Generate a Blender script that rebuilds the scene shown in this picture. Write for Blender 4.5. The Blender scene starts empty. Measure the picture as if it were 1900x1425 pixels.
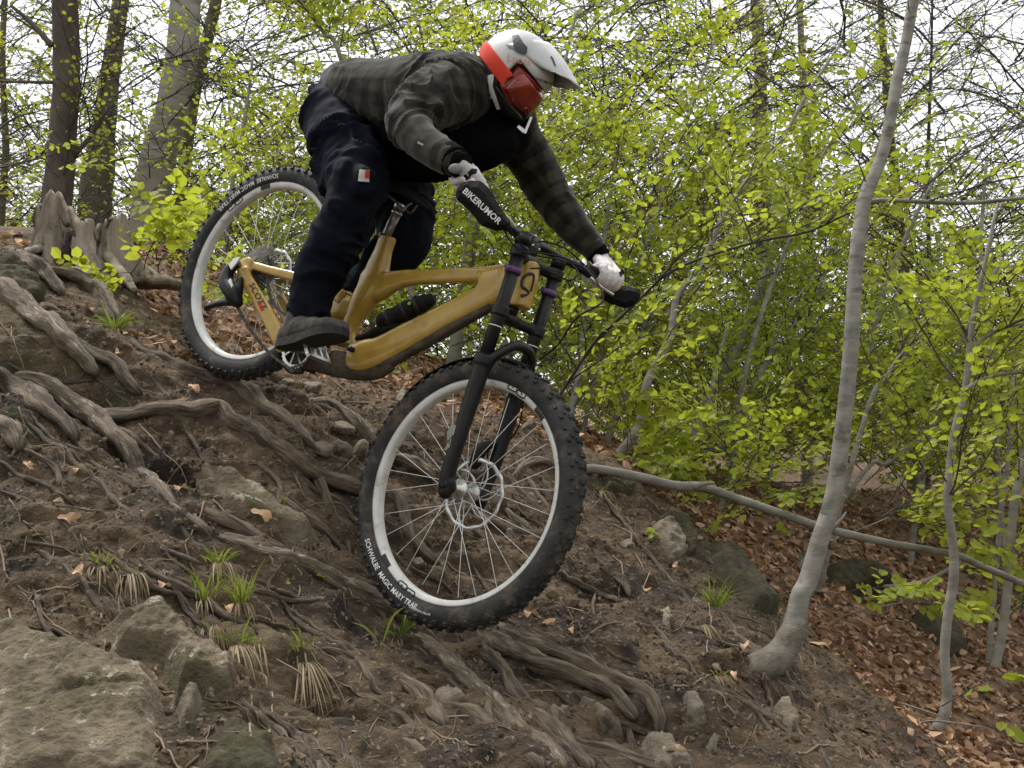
import bpy, math, random
import numpy as np
from mathutils import Vector, Matrix
from mathutils.bvhtree import BVHTree
random.seed(7); RNG = np.random.default_rng(7)
SC = bpy.context.scene; COL = SC.collection
# ------------------------------------------------------------------ camera, sky, sun, exposure
F = 2065.34
cam = bpy.data.objects.new('camera', bpy.data.cameras.new('camera')); COL.objects.link(cam)
cam.rotation_euler = (math.radians(90), 0, 0)
cam.data.sensor_width = 36; cam.data.lens = F/1900*36; cam.data.clip_start = .05; cam.data.clip_end = 2000
SC.camera = cam
W = bpy.data.worlds.new('World'); SC.world = W; W.use_nodes = True
nt = W.node_tree; bg = nt.nodes['Background']; bg.inputs[1].default_value = .10
sky = nt.nodes.new('ShaderNodeTexSky'); sky.sky_type = 'NISHITA'; sky.sun_disc = False
SUN_EL, SUN_AZ = math.radians(60), math.radians(325)
sky.sun_elevation = SUN_EL; sky.sun_rotation = SUN_AZ; sky.dust_density = 4; sky.air_density = 1.2
hs = nt.nodes.new('ShaderNodeHueSaturation'); hs.inputs['Saturation'].default_value = .12     # overcast: the cloud deck greys the sky
nt.links.new(sky.outputs[0], hs.inputs['Color'])
mxw = nt.nodes.new('ShaderNodeMix'); mxw.data_type = 'RGBA'; mxw.inputs[0].default_value = .55
nt.links.new(hs.outputs[0], mxw.inputs[6]); mxw.inputs[7].default_value = (9.0, 9.3, 9.8, 1)
nt.links.new(mxw.outputs[2], bg.inputs[0])
sun = bpy.data.objects.new('sun', bpy.data.lights.new('sun', 'SUN')); COL.objects.link(sun)
sun.data.energy = 1.5; sun.data.angle = math.radians(12); sun.data.color = (1, .96, .9)
sd = Vector((math.sin(SUN_AZ)*math.cos(SUN_EL), math.cos(SUN_AZ)*math.cos(SUN_EL), math.sin(SUN_EL)))
sun.rotation_euler = sd.to_track_quat('Z', 'Y').to_euler()
SC.view_settings.view_transform = 'Standard'; SC.view_settings.look = 'None'
SC.view_settings.exposure = 1.12; SC.view_settings.gamma = 1; SC.view_settings.use_curve_mapping = False
SC.cycles.max_bounces = 8; SC.cycles.transparent_max_bounces = 8

# ------------------------------------------------------------------ maths
def _hash(ix, iy, iz):
    h = (ix.astype(np.int64)*374761393 + iy.astype(np.int64)*668265263 + iz.astype(np.int64)*2147483647) & 0xffffffff
    h = ((h ^ (h >> 13))*1274126177) & 0xffffffff
    h = ((h ^ (h >> 16))*2246822519) & 0xffffffff
    return ((h ^ (h >> 15)) & 0xffffff)/float(0x7fffff) - 1
def noise(p):
    p = np.asarray(p, float); i = np.floor(p).astype(np.int64); f = p-i; u = f*f*(3-2*f)
    r = 0
    for a in (0, 1):
        for b in (0, 1):
            for c in (0, 1):
                w = (u[:, 0] if a else 1-u[:, 0])*(u[:, 1] if b else 1-u[:, 1])*(u[:, 2] if c else 1-u[:, 2])
                r = r + w*_hash(i[:, 0]+a, i[:, 1]+b, i[:, 2]+c)
    return r
def fbm(p, o=4, g=.5):
    r = 0; a = 1; q = np.asarray(p, float)
    for k in range(o): r = r + a*noise(q+k*17.3); q = q*2.03; a *= g
    return r
def sst(a, b, x):
    t = np.clip((x-a)/(b-a), 0, 1); return t*t*(3-2*t)
def P(px, py, d): return np.array([(px-950)/F*d, d, (712.5-py)/F*d])
def unit(v): v = np.asarray(v, float); return v/(np.linalg.norm(v)+1e-12)
def spline(pts, n):
    """Catmull-Rom through rows of any width"""
    p = np.asarray(pts, float); m = len(p)
    if m == 2: t = np.linspace(0, 1, n)[:, None]; return p[0]*(1-t)+p[1]*t
    q = np.vstack([2*p[0]-p[1], p, 2*p[-1]-p[-2]]); s = np.linspace(0, m-1-1e-6, n); i = s.astype(int); t = (s-i)[:, None]
    a, b, c, d = q[i], q[i+1], q[i+2], q[i+3]
    return .5*((2*b)+(-a+c)*t+(2*a-5*b+4*c-d)*t*t+(-a+3*b-3*c+d)*t**3)

# ------------------------------------------------------------------ mesh building
class MB:
    def __init__(s): s.V = []; s.F = []; s.n = 0; s.M = []; s.T = []
    def add(s, V, Fc, m=0, tint=None):
        V = np.asarray(V, float); s.V.append(V)
        for f in Fc: s.F.append(tuple(int(i)+s.n for i in f)); s.M.append(m)
        s.T.append(np.full(len(V), .5 if tint is None else tint)); s.n += len(V); return s
def make(name, V, Fc, mat, parent=None, smooth=True, mi=None, attrs=None):
    me = bpy.data.meshes.new(name); V = np.asarray(V, float)
    if isinstance(Fc, np.ndarray):
        k = Fc.shape[1]; me.vertices.add(len(V)); me.vertices.foreach_set('co', V.ravel())
        me.loops.add(Fc.size); me.loops.foreach_set('vertex_index', Fc.ravel().astype(np.int32))
        me.polygons.add(len(Fc)); me.polygons.foreach_set('loop_start', np.arange(0, Fc.size, k, dtype=np.int32))
        me.update(calc_edges=True)
    else:
        me.from_pydata(V.tolist(), [], Fc)
    for m in (mat if isinstance(mat, (list, tuple)) else [mat]): me.materials.append(m)
    if mi is not None: me.polygons.foreach_set('material_index', np.asarray(mi, dtype=np.int32))
    me.polygons.foreach_set('use_smooth', np.full(len(me.polygons), smooth))
    for k, a in (attrs or {}).items():
        if np.ndim(a) == 2: at = me.attributes.new(k, 'FLOAT_VECTOR', 'POINT'); at.data.foreach_set('vector', np.asarray(a, dtype=np.float32).ravel()); continue
        at = me.attributes.new(k, 'FLOAT', 'POINT'); at.data.foreach_set('value', np.asarray(a, dtype=np.float32))
    me.update()
    o = bpy.data.objects.new(name, me); COL.objects.link(o)
    if parent is not None: o.parent = parent
    return o
def build(mb, name, mat, parent=None, smooth=True):
    return make(name, np.vstack(mb.V), mb.F, mat, parent, smooth, mb.M if any(mb.M) else None, {'tint': np.concatenate(mb.T)})
def empty(name, loc=(0, 0, 0), mw=None):
    o = bpy.data.objects.new(name, None); COL.objects.link(o); o.empty_display_size = .1
    if mw is not None: o.matrix_world = mw
    else: o.location = loc
    return o
def tag(o, label=None, cat=None, group=None, kind=None):
    if label: o['label'] = label
    if cat: o['category'] = cat
    if group: o['group'] = group
    if kind: o['kind'] = kind
    return o
def frames(p):
    T = np.gradient(p, axis=0); T /= np.linalg.norm(T, axis=1)[:, None]+1e-12
    n = np.cross(T[0], [0, 0, 1.]);
    if np.linalg.norm(n) < .1: n = np.cross(T[0], [0, 1., 0])
    N = [unit(n)]
    for k in range(1, len(p)): v = N[-1]-T[k]*np.dot(N[-1], T[k]); N.append(unit(v))
    N = np.array(N); return T, N, np.cross(T, N)
def tube(p, r, seg=8, rough=0, fs=20, flat=1, cap=True, seed=0, up=None):
    """swept tube; r scalar or per-point; flat squeezes it along the second frame axis (up fixes that axis)"""
    p = np.asarray(p, float); m = len(p); r = np.broadcast_to(np.asarray(r, float), (m,))
    T, N, B = frames(p)
    if up is not None:
        up = np.broadcast_to(np.asarray(up, float), p.shape)
        B = up-T*(up*T).sum(1)[:, None]; B /= np.linalg.norm(B, axis=1)[:, None]+1e-9; N = np.cross(B, T)
    a = np.linspace(0, 2*np.pi, seg, endpoint=False)
    V = p[:, None]+r[:, None, None]*(np.cos(a)[None, :, None]*N[:, None]+flat*np.sin(a)[None, :, None]*B[:, None])
    V = V.reshape(-1, 3)
    if rough:
        nn = V-np.repeat(p, seg, 0); V = V+nn*(rough*fbm(V*fs+seed, 3))[:, None]
    Fc = []
    for i in range(m-1):
        for j in range(seg):
            k = (j+1) % seg; Fc.append((i*seg+j, i*seg+k, (i+1)*seg+k, (i+1)*seg+j))
    if cap: Fc.append(tuple(range(seg))[::-1]); Fc.append(tuple((m-1)*seg+j for j in range(seg)))
    return V, Fc
def box(c, h, R=None):
    V = np.array([(x, y, z) for x in (-1, 1) for y in (-1, 1) for z in (-1, 1)], float)*h
    if R is not None: V = V@np.asarray(R).T
    return V+c, [(0, 1, 3, 2), (4, 6, 7, 5), (0, 4, 5, 1), (2, 3, 7, 6), (0, 2, 6, 4), (1, 5, 7, 3)]
def ico(n=1):
    import bmesh
    b = bmesh.new(); bmesh.ops.create_icosphere(b, subdivisions=n, radius=1)
    V = np.array([v.co[:] for v in b.verts]); Fc = [tuple(v.index for v in f.verts) for f in b.faces]; b.free(); return V, Fc
ICO1, ICO2, ICO3, ICO4 = ico(1), ico(2), ico(3), ico(4)
def revolve(prof, seg, axis=1, close=False):
    """prof rows (radius, offset along axis y); circle in the x-z plane"""
    a = np.linspace(0, 2*np.pi, seg, endpoint=False); prof = np.asarray(prof, float); m = len(prof)
    V = np.stack([np.outer(np.cos(a), prof[:, 0]), np.tile(prof[:, 1], (seg, 1)), np.outer(np.sin(a), prof[:, 0])], -1).reshape(-1, 3)
    Fc = []
    for i in range(seg):
        k = (i+1) % seg
        for j in range(m if close else m-1):
            l = (j+1) % m; Fc.append((i*m+j, i*m+l, k*m+l, k*m+j))
    return V, Fc
def prism(poly, y0, y1):
    """poly rows (x,z), extruded in y"""
    n = len(poly); V = [(x, y0, z) for x, z in poly]+[(x, y1, z) for x, z in poly]
    return np.array(V, float), [tuple(range(n)), tuple(range(2*n-1, n-1, -1))]+[(i, (i+1) % n+0, (i+1) % n+n, i+n) for i in range(n)]
def remesh(parts, voxel, it=6, fac=.5):
    mb = MB()
    for V, Fc in parts: mb.add(V, Fc)
    o = make('temporary', np.vstack(mb.V), mb.F, [])
    m = o.modifiers.new('r', 'REMESH'); m.mode = 'VOXEL'; m.voxel_size = voxel; m.adaptivity = 0
    if it: s = o.modifiers.new('s', 'SMOOTH'); s.iterations = it; s.factor = fac
    dg = bpy.context.evaluated_depsgraph_get(); e = o.evaluated_get(dg); me = e.to_mesh()
    V = np.empty(len(me.vertices)*3); me.vertices.foreach_get('co', V); V = V.reshape(-1, 3)
    N = np.empty(len(me.vertices)*3); me.vertices.foreach_get('normal', N); N = N.reshape(-1, 3)
    Fc = [tuple(p.vertices) for p in me.polygons]; e.to_mesh_clear(); bpy.data.objects.remove(o)
    return V, N, Fc
def balls(chain, seg=18, sub=7):
    """capsule chain: rows (x,y,z,r) -> overlapping spheres and tubes"""
    c = np.asarray(chain, float); out = []
    if len(c) > 1:
        q = spline(c, (len(c)-1)*sub+1); out.append(tube(q[:, :3], q[:, 3], seg))
    for r in c: out.append((ICO2[0]*r[3]+r[:3], ICO2[1]))
    return out
TXT = {}
def text2d(s, size=1, bold=.0, res=2):
    k = (s, bold)
    if k not in TXT:
        cu = bpy.data.curves.new('t', 'FONT'); cu.body = s; cu.offset = bold; cu.resolution_u = res; cu.fill_mode = 'FRONT'
        o = bpy.data.objects.new('t', cu); COL.objects.link(o); dg = bpy.context.evaluated_depsgraph_get(); dg.update()
        me = o.evaluated_get(dg).to_mesh(); V = np.array([v.co[:2] for v in me.vertices]); Fc = [tuple(p.vertices) for p in me.polygons]
        o.evaluated_get(dg).to_mesh_clear(); bpy.data.objects.remove(o); TXT[k] = (V, Fc)
    V, Fc = TXT[k]; return V*size, Fc

# ------------------------------------------------------------------ materials
def mat(name, c1, c2=None, scale=8, rough=.75, bump=0, bscale=None, metal=0, detail=5, lo=.35, hi=.65, stretch=None, c3=None, s3=3, t3=(.55, .65), spec=.5, coat=0, tint=None, bdist=.01, vec=None, c4=None, s4=30, t4=(.60, .64)):
    m = bpy.data.materials.new(name); m.use_nodes = True; n = m.node_tree.nodes; L = m.node_tree.links; b = n['Principled BSDF']
    b.inputs['Roughness'].default_value = rough; b.inputs['Metallic'].default_value = metal
    b.inputs['Specular IOR Level'].default_value = spec; b.inputs['Coat Weight'].default_value = coat
    b.inputs['Base Color'].default_value = (*c1, 1)
    tc = n.new('ShaderNodeTexCoord'); src = tc.outputs['Object']
    if vec: va = n.new('ShaderNodeAttribute'); va.attribute_name = vec; src = va.outputs['Vector']
    if stretch:
        mp = n.new('ShaderNodeMapping'); mp.inputs['Scale'].default_value = stretch; L.new(src, mp.inputs[0]); src = mp.outputs[0]
    out = None
    def nz(sc, det=detail):
        x = n.new('ShaderNodeTexNoise'); x.inputs['Scale'].default_value = sc; x.inputs['Detail'].default_value = det; x.inputs['Roughness'].default_value = .62
        L.new(src, x.inputs['Vector']); return x.outputs['Fac']
    def ramp(f, a, bb):
        x = n.new('ShaderNodeMapRange'); x.inputs[1].default_value = a; x.inputs[2].default_value = bb; L.new(f, x.inputs[0]); return x.outputs[0]
    def mix(f, A, B):
        x = n.new('ShaderNodeMix'); x.data_type = 'RGBA'
        if f is not None:
            if isinstance(f, float): x.inputs[0].default_value = f
            else: L.new(f, x.inputs[0])
        for k, v in ((6, A), (7, B)):
            if isinstance(v, tuple): x.inputs[k].default_value = (*v, 1)
            else: L.new(v, x.inputs[k])
        return x.outputs[2]
    out = c1
    if c2: out = mix(ramp(nz(scale), lo, hi), c1, c2)
    if c3: out = mix(ramp(nz(s3, 6), *t3), out, c3)
    if c4: out = mix(ramp(nz(s4, 4), *t4), out, c4)
    if tint:
        at = n.new('ShaderNodeAttribute'); at.attribute_name = 'tint'; out = mix(at.outputs['Fac'], out, tint)
    if not isinstance(out, tuple): L.new(out, b.inputs['Base Color'])
    if bump:
        bp = n.new('ShaderNodeBump'); bp.inputs['Strength'].default_value = bump; bp.inputs['Distance'].default_value = bdist
        L.new(nz(bscale or scale*3, 6), bp.inputs['Height']); L.new(bp.outputs[0], b.inputs['Normal'])
    m['h'] = 1
    return m
def leafmat(name, a, b_, tr=.5, rough=.5):
    m = bpy.data.materials.new(name); m.use_nodes = True; n = m.node_tree.nodes; L = m.node_tree.links; b = n['Principled BSDF']
    at = n.new('ShaderNodeAttribute'); at.attribute_name = 'tint'
    oi = n.new('ShaderNodeObjectInfo'); ad = n.new('ShaderNodeMath'); ad.operation = 'ADD'; L.new(at.outputs['Fac'], ad.inputs[0])
    ml = n.new('ShaderNodeMath'); ml.operation = 'MULTIPLY_ADD'; L.new(oi.outputs['Random'], ml.inputs[0]); ml.inputs[1].default_value = .5; ml.inputs[2].default_value = -.25
    L.new(ml.outputs[0], ad.inputs[1])
    x = n.new('ShaderNodeMix'); x.data_type = 'RGBA'; L.new(ad.outputs[0], x.inputs[0]); x.inputs[6].default_value = (*a, 1); x.inputs[7].default_value = (*b_, 1)
    L.new(x.outputs[2], b.inputs['Base Color']); b.inputs['Roughness'].default_value = rough; b.inputs['Specular IOR Level'].default_value = .25
    t = n.new('ShaderNodeBsdfTranslucent'); g = n.new('ShaderNodeMix'); g.data_type = 'RGBA'; g.blend_type = 'MULTIPLY'; g.inputs[0].default_value = 1
    L.new(x.outputs[2], g.inputs[6]); g.inputs[7].default_value = (1.25, 1.25, .7, 1); L.new(g.outputs[2], t.inputs[0])
    s = n.new('ShaderNodeMixShader'); s.inputs[0].default_value = tr; L.new(b.outputs[0], s.inputs[1]); L.new(t.outputs[0], s.inputs[2])
    L.new(s.outputs[0], n['Material Output'].inputs[0]); return m
M = {}
M['root'] = mat('root_bark', (.066, .046, .029), (.225, .172, .118), 2.2, .9, 1, 5, c3=(.050, .034, .021), s3=.9, t3=(.50, .60), bdist=.012, vec='rc')
M['root_pale'] = mat('pale_root_bark', (.070, .050, .033), (.225, .175, .124), 2.2, .9, 1, 5, c3=(.34, .29, .23), s3=3.2, t3=(.575, .63), bdist=.012, vec='rc')
M['rock'] = mat('grey_brown_rock', (.095, .074, .046), (.21, .168, .115), 9, .9, 1, 60, c3=(.27, .235, .18), s3=18, t3=(.60, .72), bdist=.02)
M['rock_moss'] = mat('mossy_rock', (.095, .073, .044), (.235, .186, .120), 10, .92, 1, 60, c3=(.082, .066, .030), s3=3.6, t3=(.52, .62), bdist=.025, c4=(.33, .29, .22), s4=19, t4=(.61, .645))
M['moss'] = mat('dark_moss', (.022, .018, .009), (.055, .048, .018), 26, .95, 1, 90, c3=(.085, .085, .020), s3=7, t3=(.62, .72), bdist=.01)
M['stone'] = mat('pale_stone', (.125, .10, .068), (.27, .222, .162), 14, .9, 1, 60, bdist=.012, c3=(.07, .05, .032), s3=9, t3=(.52, .62))
M['beech'] = mat('beech_bark', (.125, .114, .095), (.26, .242, .207), 12, .8, .5, 60, stretch=(1, 1, 2.2), c3=(.10, .09, .07), s3=11, t3=(.575, .65), bdist=.004)
M['beech_base'] = mat('muddy_bark', (.085, .07, .052), (.19, .165, .13), 12, .9, 1, 50, bdist=.01)
M['beech_far'] = mat('grey_beech_bark', (.20, .185, .15), (.30, .28, .235), 3, .85, .4, 10, stretch=(1, 1, 3), c3=(.13, .125, .085), s3=4, t3=(.52, .66))
M['brown_bark'] = mat('brown_bark', (.055, .044, .034), (.12, .097, .075), 8, .9, 1, 26, stretch=(1, 1, .4), bdist=.02)
M['mossy_bark'] = mat('green_brown_bark', (.075, .065, .04), (.14, .125, .07), 5, .9, .8, 20, stretch=(1, 1, .5), bdist=.02)
M['sapling'] = mat('sapling_bark', (.13, .118, .096), (.25, .232, .196), 9, .85, .4, 30, stretch=(1, 1, 2))
M['twig'] = mat('dark_twig', (.030, .022, .017), (.07, .055, .043), 9, .85)
M['stump'] = mat('weathered_wood', (.17, .135, .10), (.36, .30, .235), 6, .9, 1, 30, stretch=(3, 3, .5), c3=(.06, .042, .03), s3=4, t3=(.56, .66), bdist=.015)
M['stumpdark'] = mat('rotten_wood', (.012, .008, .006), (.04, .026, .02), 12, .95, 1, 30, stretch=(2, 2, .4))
M['leaf'] = leafmat('fresh_leaf', (.18, .22, .028), (.385, .425, .066), .55)
M['leaf_small'] = leafmat('small_far_leaf', (.19, .215, .036), (.38, .40, .08), .5)
M['grass'] = leafmat('green_grass', (.095, .14, .025), (.27, .31, .085), .35)
M['straw'] = leafmat('dry_grass', (.15, .11, .065), (.40, .32, .21), .2, .8)
M['dead'] = leafmat('dead_leaf', (.13, .062, .032), (.56, .36, .23), .12, .7)
M['deadbit'] = leafmat('forest_debris', (.05, .035, .022), (.26, .19, .125), .05, .85)
M['clod'] = leafmat('soil_clods', (.035, .024, .014), (.15, .110, .072), .0, .95)
# ground: soil, leaf litter and moss by region
def ground_mat():
    m = mat('forest_soil', (.030, .0185, .0095), (.165, .108, .060), 13, .95, 1, 42, detail=10, c3=(.020, .013, .009), s3=3.4, t3=(.46, .62), bdist=.035)
    n = m.node_tree.nodes; L = m.node_tree.links; b = n['Principled BSDF']; src = b.inputs['Base Color'].links[0].from_socket
    def attr(k): a = n.new('ShaderNodeAttribute'); a.attribute_name = k; return a.outputs['Fac']
    def mx(f, A, B):
        x = n.new('ShaderNodeMix'); x.data_type = 'RGBA'; L.new(f, x.inputs[0]); L.new(A, x.inputs[6])
        if isinstance(B, tuple): x.inputs[7].default_value = (*B, 1)
        else: L.new(B, x.inputs[7])
        return x.outputs[2]
    tc = n.new('ShaderNodeTexCoord')
    def nz(s, det=6):
        x = n.new('ShaderNodeTexNoise'); x.inputs['Scale'].default_value = s; x.inputs['Detail'].default_value = det; L.new(tc.outputs['Object'], x.inputs[0]); return x.outputs['Fac']
    vo = n.new('ShaderNodeTexVoronoi'); vo.inputs['Scale'].default_value = 26; L.new(tc.outputs['Object'], vo.inputs[0])
    cr = n.new('ShaderNodeValToRGB'); L.new(vo.outputs['Color'], cr.inputs[0]); e = cr.color_ramp.elements
    e[0].color = (.05, .026, .014, 1); e[1].color = (.26, .155, .09, 1); e[1].position = .8
    # pale dry speckles in the soil
    mr = n.new('ShaderNodeMapRange'); mr.inputs[1].default_value = .60; mr.inputs[2].default_value = .70; L.new(nz(60, 3), mr.inputs[0])
    s2 = mx(mr.outputs[0], src, (.25, .185, .12))
    mr3 = n.new('ShaderNodeMapRange'); mr3.inputs[1].default_value = .45; mr3.inputs[2].default_value = .7; L.new(nz(2.3, 4), mr3.inputs[0])
    hf = n.new('ShaderNodeMath'); hf.operation = 'MULTIPLY'; hf.inputs[1].default_value = .6; L.new(mr3.outputs[0], hf.inputs[0]); s2 = mx(hf.outputs[0], s2, (.165, .115, .070))
    s3 = mx(attr('litter'), s2, cr.outputs[0])
    mm = n.new('ShaderNodeMath'); mm.operation = 'MULTIPLY'; L.new(attr('moss'), mm.inputs[0])
    mr2 = n.new('ShaderNodeMapRange'); mr2.inputs[1].default_value = .42; mr2.inputs[2].default_value = .58; L.new(nz(12), mr2.inputs[0]); L.new(mr2.outputs[0], mm.inputs[1])
    s4 = mx(mm.outputs[0], s3, (.045, .046, .013)); L.new(s4, b.inputs['Base Color']); return m
M['ground'] = ground_mat()

# ------------------------------------------------------------------ terrain
#  (px,py,distance, litter, moss) read off the photograph, fitted by a thin plate spline in plan
G = [(0,1425,2.15,0,0),(450,1425,2.2,0,.3),(850,1425,2.45,0,0),(1250,1425,2.6,0,0),(1650,1425,2.85,.1,0),
(0,1150,2.65,0,0),(300,1140,2.75,0,0),(450,1260,2.6,0,.3),(600,1150,3.02,0,0),(0,900,3.05,0,.2),(250,900,3.2,0,.2),(480,950,3.2,0,.1),(640,1020,3.42,0,0),(700,1120,3.36,0,0),(735,1165,3.28,0,0),(560,1000,3.3,0,0),
(0,700,3.4,0,.6),(150,700,3.55,0,.5),(330,780,3.6,0,0),(560,860,3.5,0,0),(0,480,4.1,0,.8),(120,500,4.5,.1,.4),(230,590,4.2,.1,.2),(330,640,4.1,.6,0),
(450,712,3.97,0,0),(600,740,4.15,.1,0),(700,712,4.7,.7,0),(560,680,4.7,.8,0),(420,640,5.0,.9,0),(300,540,5.2,.8,0),(640,860,3.8,0,0),(760,850,3.95,0,0),
(850,1190,3.22,0,0),(760,1060,3.5,0,0),(900,1000,3.75,0,0),(980,880,4.1,.1,0),(1050,800,4.9,.8,0),(900,760,4.9,.6,0),(1100,905,4.2,.1,0),(1180,960,4.2,0,.2),
(1100,1080,3.6,0,0),(1240,1120,3.7,0,0),(1000,1250,3.0,0,0),(1150,1320,2.85,0,0),(1350,1280,3.05,0,0),(1400,1180,3.5,0,0),(1400,1300,3.1,0,0),(1500,1290,3.35,.1,0),
(1290,1000,4.3,.2,.6),(1420,1140,4.0,.2,.6),(1620,1400,3.15,.3,0),
(1250,930,5.4,1,0),(1400,1010,5.3,1,.1),(1500,1120,5.0,1,0),(1600,1220,4.6,1,0),(1700,1320,4.2,1,0),(1850,1425,3.9,1,0),(1700,1060,6.2,.9,0),(1860,1150,6.0,.8,0),(1550,960,7.0,.9,0),(1750,930,8.5,.6,0),(1200,850,7.5,.8,0),(1000,760,7,.8,0),
(150,470,5.3,.3,.3),(-250,480,4.6,.3,.3),(300,470,7.0,.8,0),(100,455,7.5,.6,0),(-300,900,3.2,0,0),(-300,1425,2.2,0,0),(2150,1425,4.2,.8,0),(2200,1000,7,.8,0)]
G = np.array(G, float)
GP = np.stack([(G[:, 0]-950)/F*G[:, 2], G[:, 2]], 1); GZ = (712.5-G[:, 1])/F*G[:, 2]
ex = np.array([(0, 0, -1.5), (-2, .3, -1.2), (2, .3, -1.9), (-1, 1.2, -1.05), (1, 1.2, -1.35), (0, 12, -1.1), (6, 12, -1.3), (-6, 12, -.8), (-6, 6, .3), (6, 6, -1.7), (-5, 2, -.6), (5, 2, -2.3)])
EP = np.vstack([GP, ex[:, :2]]); EZ = np.concatenate([GZ, ex[:, 2]])
def _U(r2): return .5*r2*np.log(r2+1e-9)
def tps_fit(Q, z, lam=.02):
    n = len(Q); K = _U(((Q[:, None]-Q[None])**2).sum(-1))+lam*np.eye(n); A = np.zeros((n+3, n+3)); A[:n, :n] = K
    A[:n, n] = 1; A[:n, n+1:] = Q; A[n, :n] = 1; A[n+1:, :n] = Q.T; b = np.zeros(n+3); b[:n] = z; return np.linalg.solve(A, b)
TW = tps_fit(EP, EZ)
def h0(x, y):
    x = np.asarray(x, float); y = np.asarray(y, float); s = x.shape; q = np.stack([x.ravel(), y.ravel()], 1); o = np.empty(len(q))
    for k in range(0, len(q), 20000):
        c = q[k:k+20000]; o[k:k+20000] = _U(((c[:, None]-EP[None])**2).sum(-1))@TW[:-3]+TW[-3]+c@TW[-2:]
    rr = np.hypot(q[:, 0], q[:, 1]-3); w = sst(8, 13, rr); far = -1.25+.25*noise(np.c_[q*.12, q[:, 0]*0])
    return (o*(1-w)+far*w).reshape(s)
DENT = []
def h(x, y):
    z = h0(x, y)
    for cx, cy, rx, ry, dp in DENT: z = z-1.4*dp*np.exp(-(((x-cx)/rx)**2+((y-cy)/ry)**2))
    return z
def hit(px, py, d0=1.6, d1=9.5, hf=None):
    """where the rays through picture points meet the ground"""
    hf = hf or h; px = np.atleast_1d(np.asarray(px, float)); py = np.atleast_1d(np.asarray(py, float))
    ds = np.linspace(d0, d1, 120); a = (px-950)/F; b = (712.5-py)/F
    D = ds[None]*np.ones((len(px), 1)); g = b[:, None]*D-hf(a[:, None]*D, D)
    neg = g < 0; k = np.where(neg.any(1), neg.argmax(1), len(ds)-1); k = np.maximum(k, 1); i = np.arange(len(px))
    lo = ds[k-1]; hi = ds[k]
    for _ in range(12):
        m = (lo+hi)/2; gm = b*m-hf(a*m, m); lo = np.where(gm > 0, m, lo); hi = np.where(gm > 0, hi, m)
    return np.stack([a*lo, lo, b*lo], 1)
for (px, py, rx, ry, dp) in [(360,850,.20,.10,.10),(250,820,.14,.08,.07),(470,870,.12,.10,.06),(90,690,.20,.10,.10),(200,740,.12,.06,.05),(640,950,.10,.10,.06),(330,1330,.01,.01,0),(1000,1290,.12,.05,.04),(800,1260,.12,.05,.04),
                             (1110,1090,.08,.06,.05),(1180,1340,.10,.05,.05),(620,1290,.16,.07,.07),(480,1330,.12,.05,.04),(860,1210,.16,.06,.035),(1590,1090,.25,.15,.10),(1372,1252,.10,.06,-.045)]:
    q = hit(px, py)[0]; DENT.append((q[0], q[1], rx, ry, dp))
def nrm(x, y, e=.03):
    a = (h(x+e, y)-h(x-e, y))/(2*e); b = (h(x, y+e)-h(x, y-e))/(2*e); v = np.stack([-a, -b, np.ones_like(a)], -1); return v/np.linalg.norm(v, axis=-1)[..., None]
def idw(x, y, col):
    q = np.stack([x.ravel(), y.ravel()], 1); o = np.empty(len(q))
    for k in range(0, len(q), 20000):
        c = q[k:k+20000]; w = 1/(((c[:, None]-GP[None])**2).sum(-1)+.004)**2; o[k:k+20000] = (w@G[:, col])/w.sum(1)
    return o
def axis_vals(a, b, step, lo, hi, g=1.25):
    v = list(np.arange(a, b, step)); s = step; x = v[-1]
    while x < hi: s = min(s*g, 25); x += s; v.append(x)
    s = step; x = v[0]; pre = []
    while x > lo: s = min(s*g, 25); x -= s; pre.append(x)
    return np.array(pre[::-1]+v)
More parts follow.
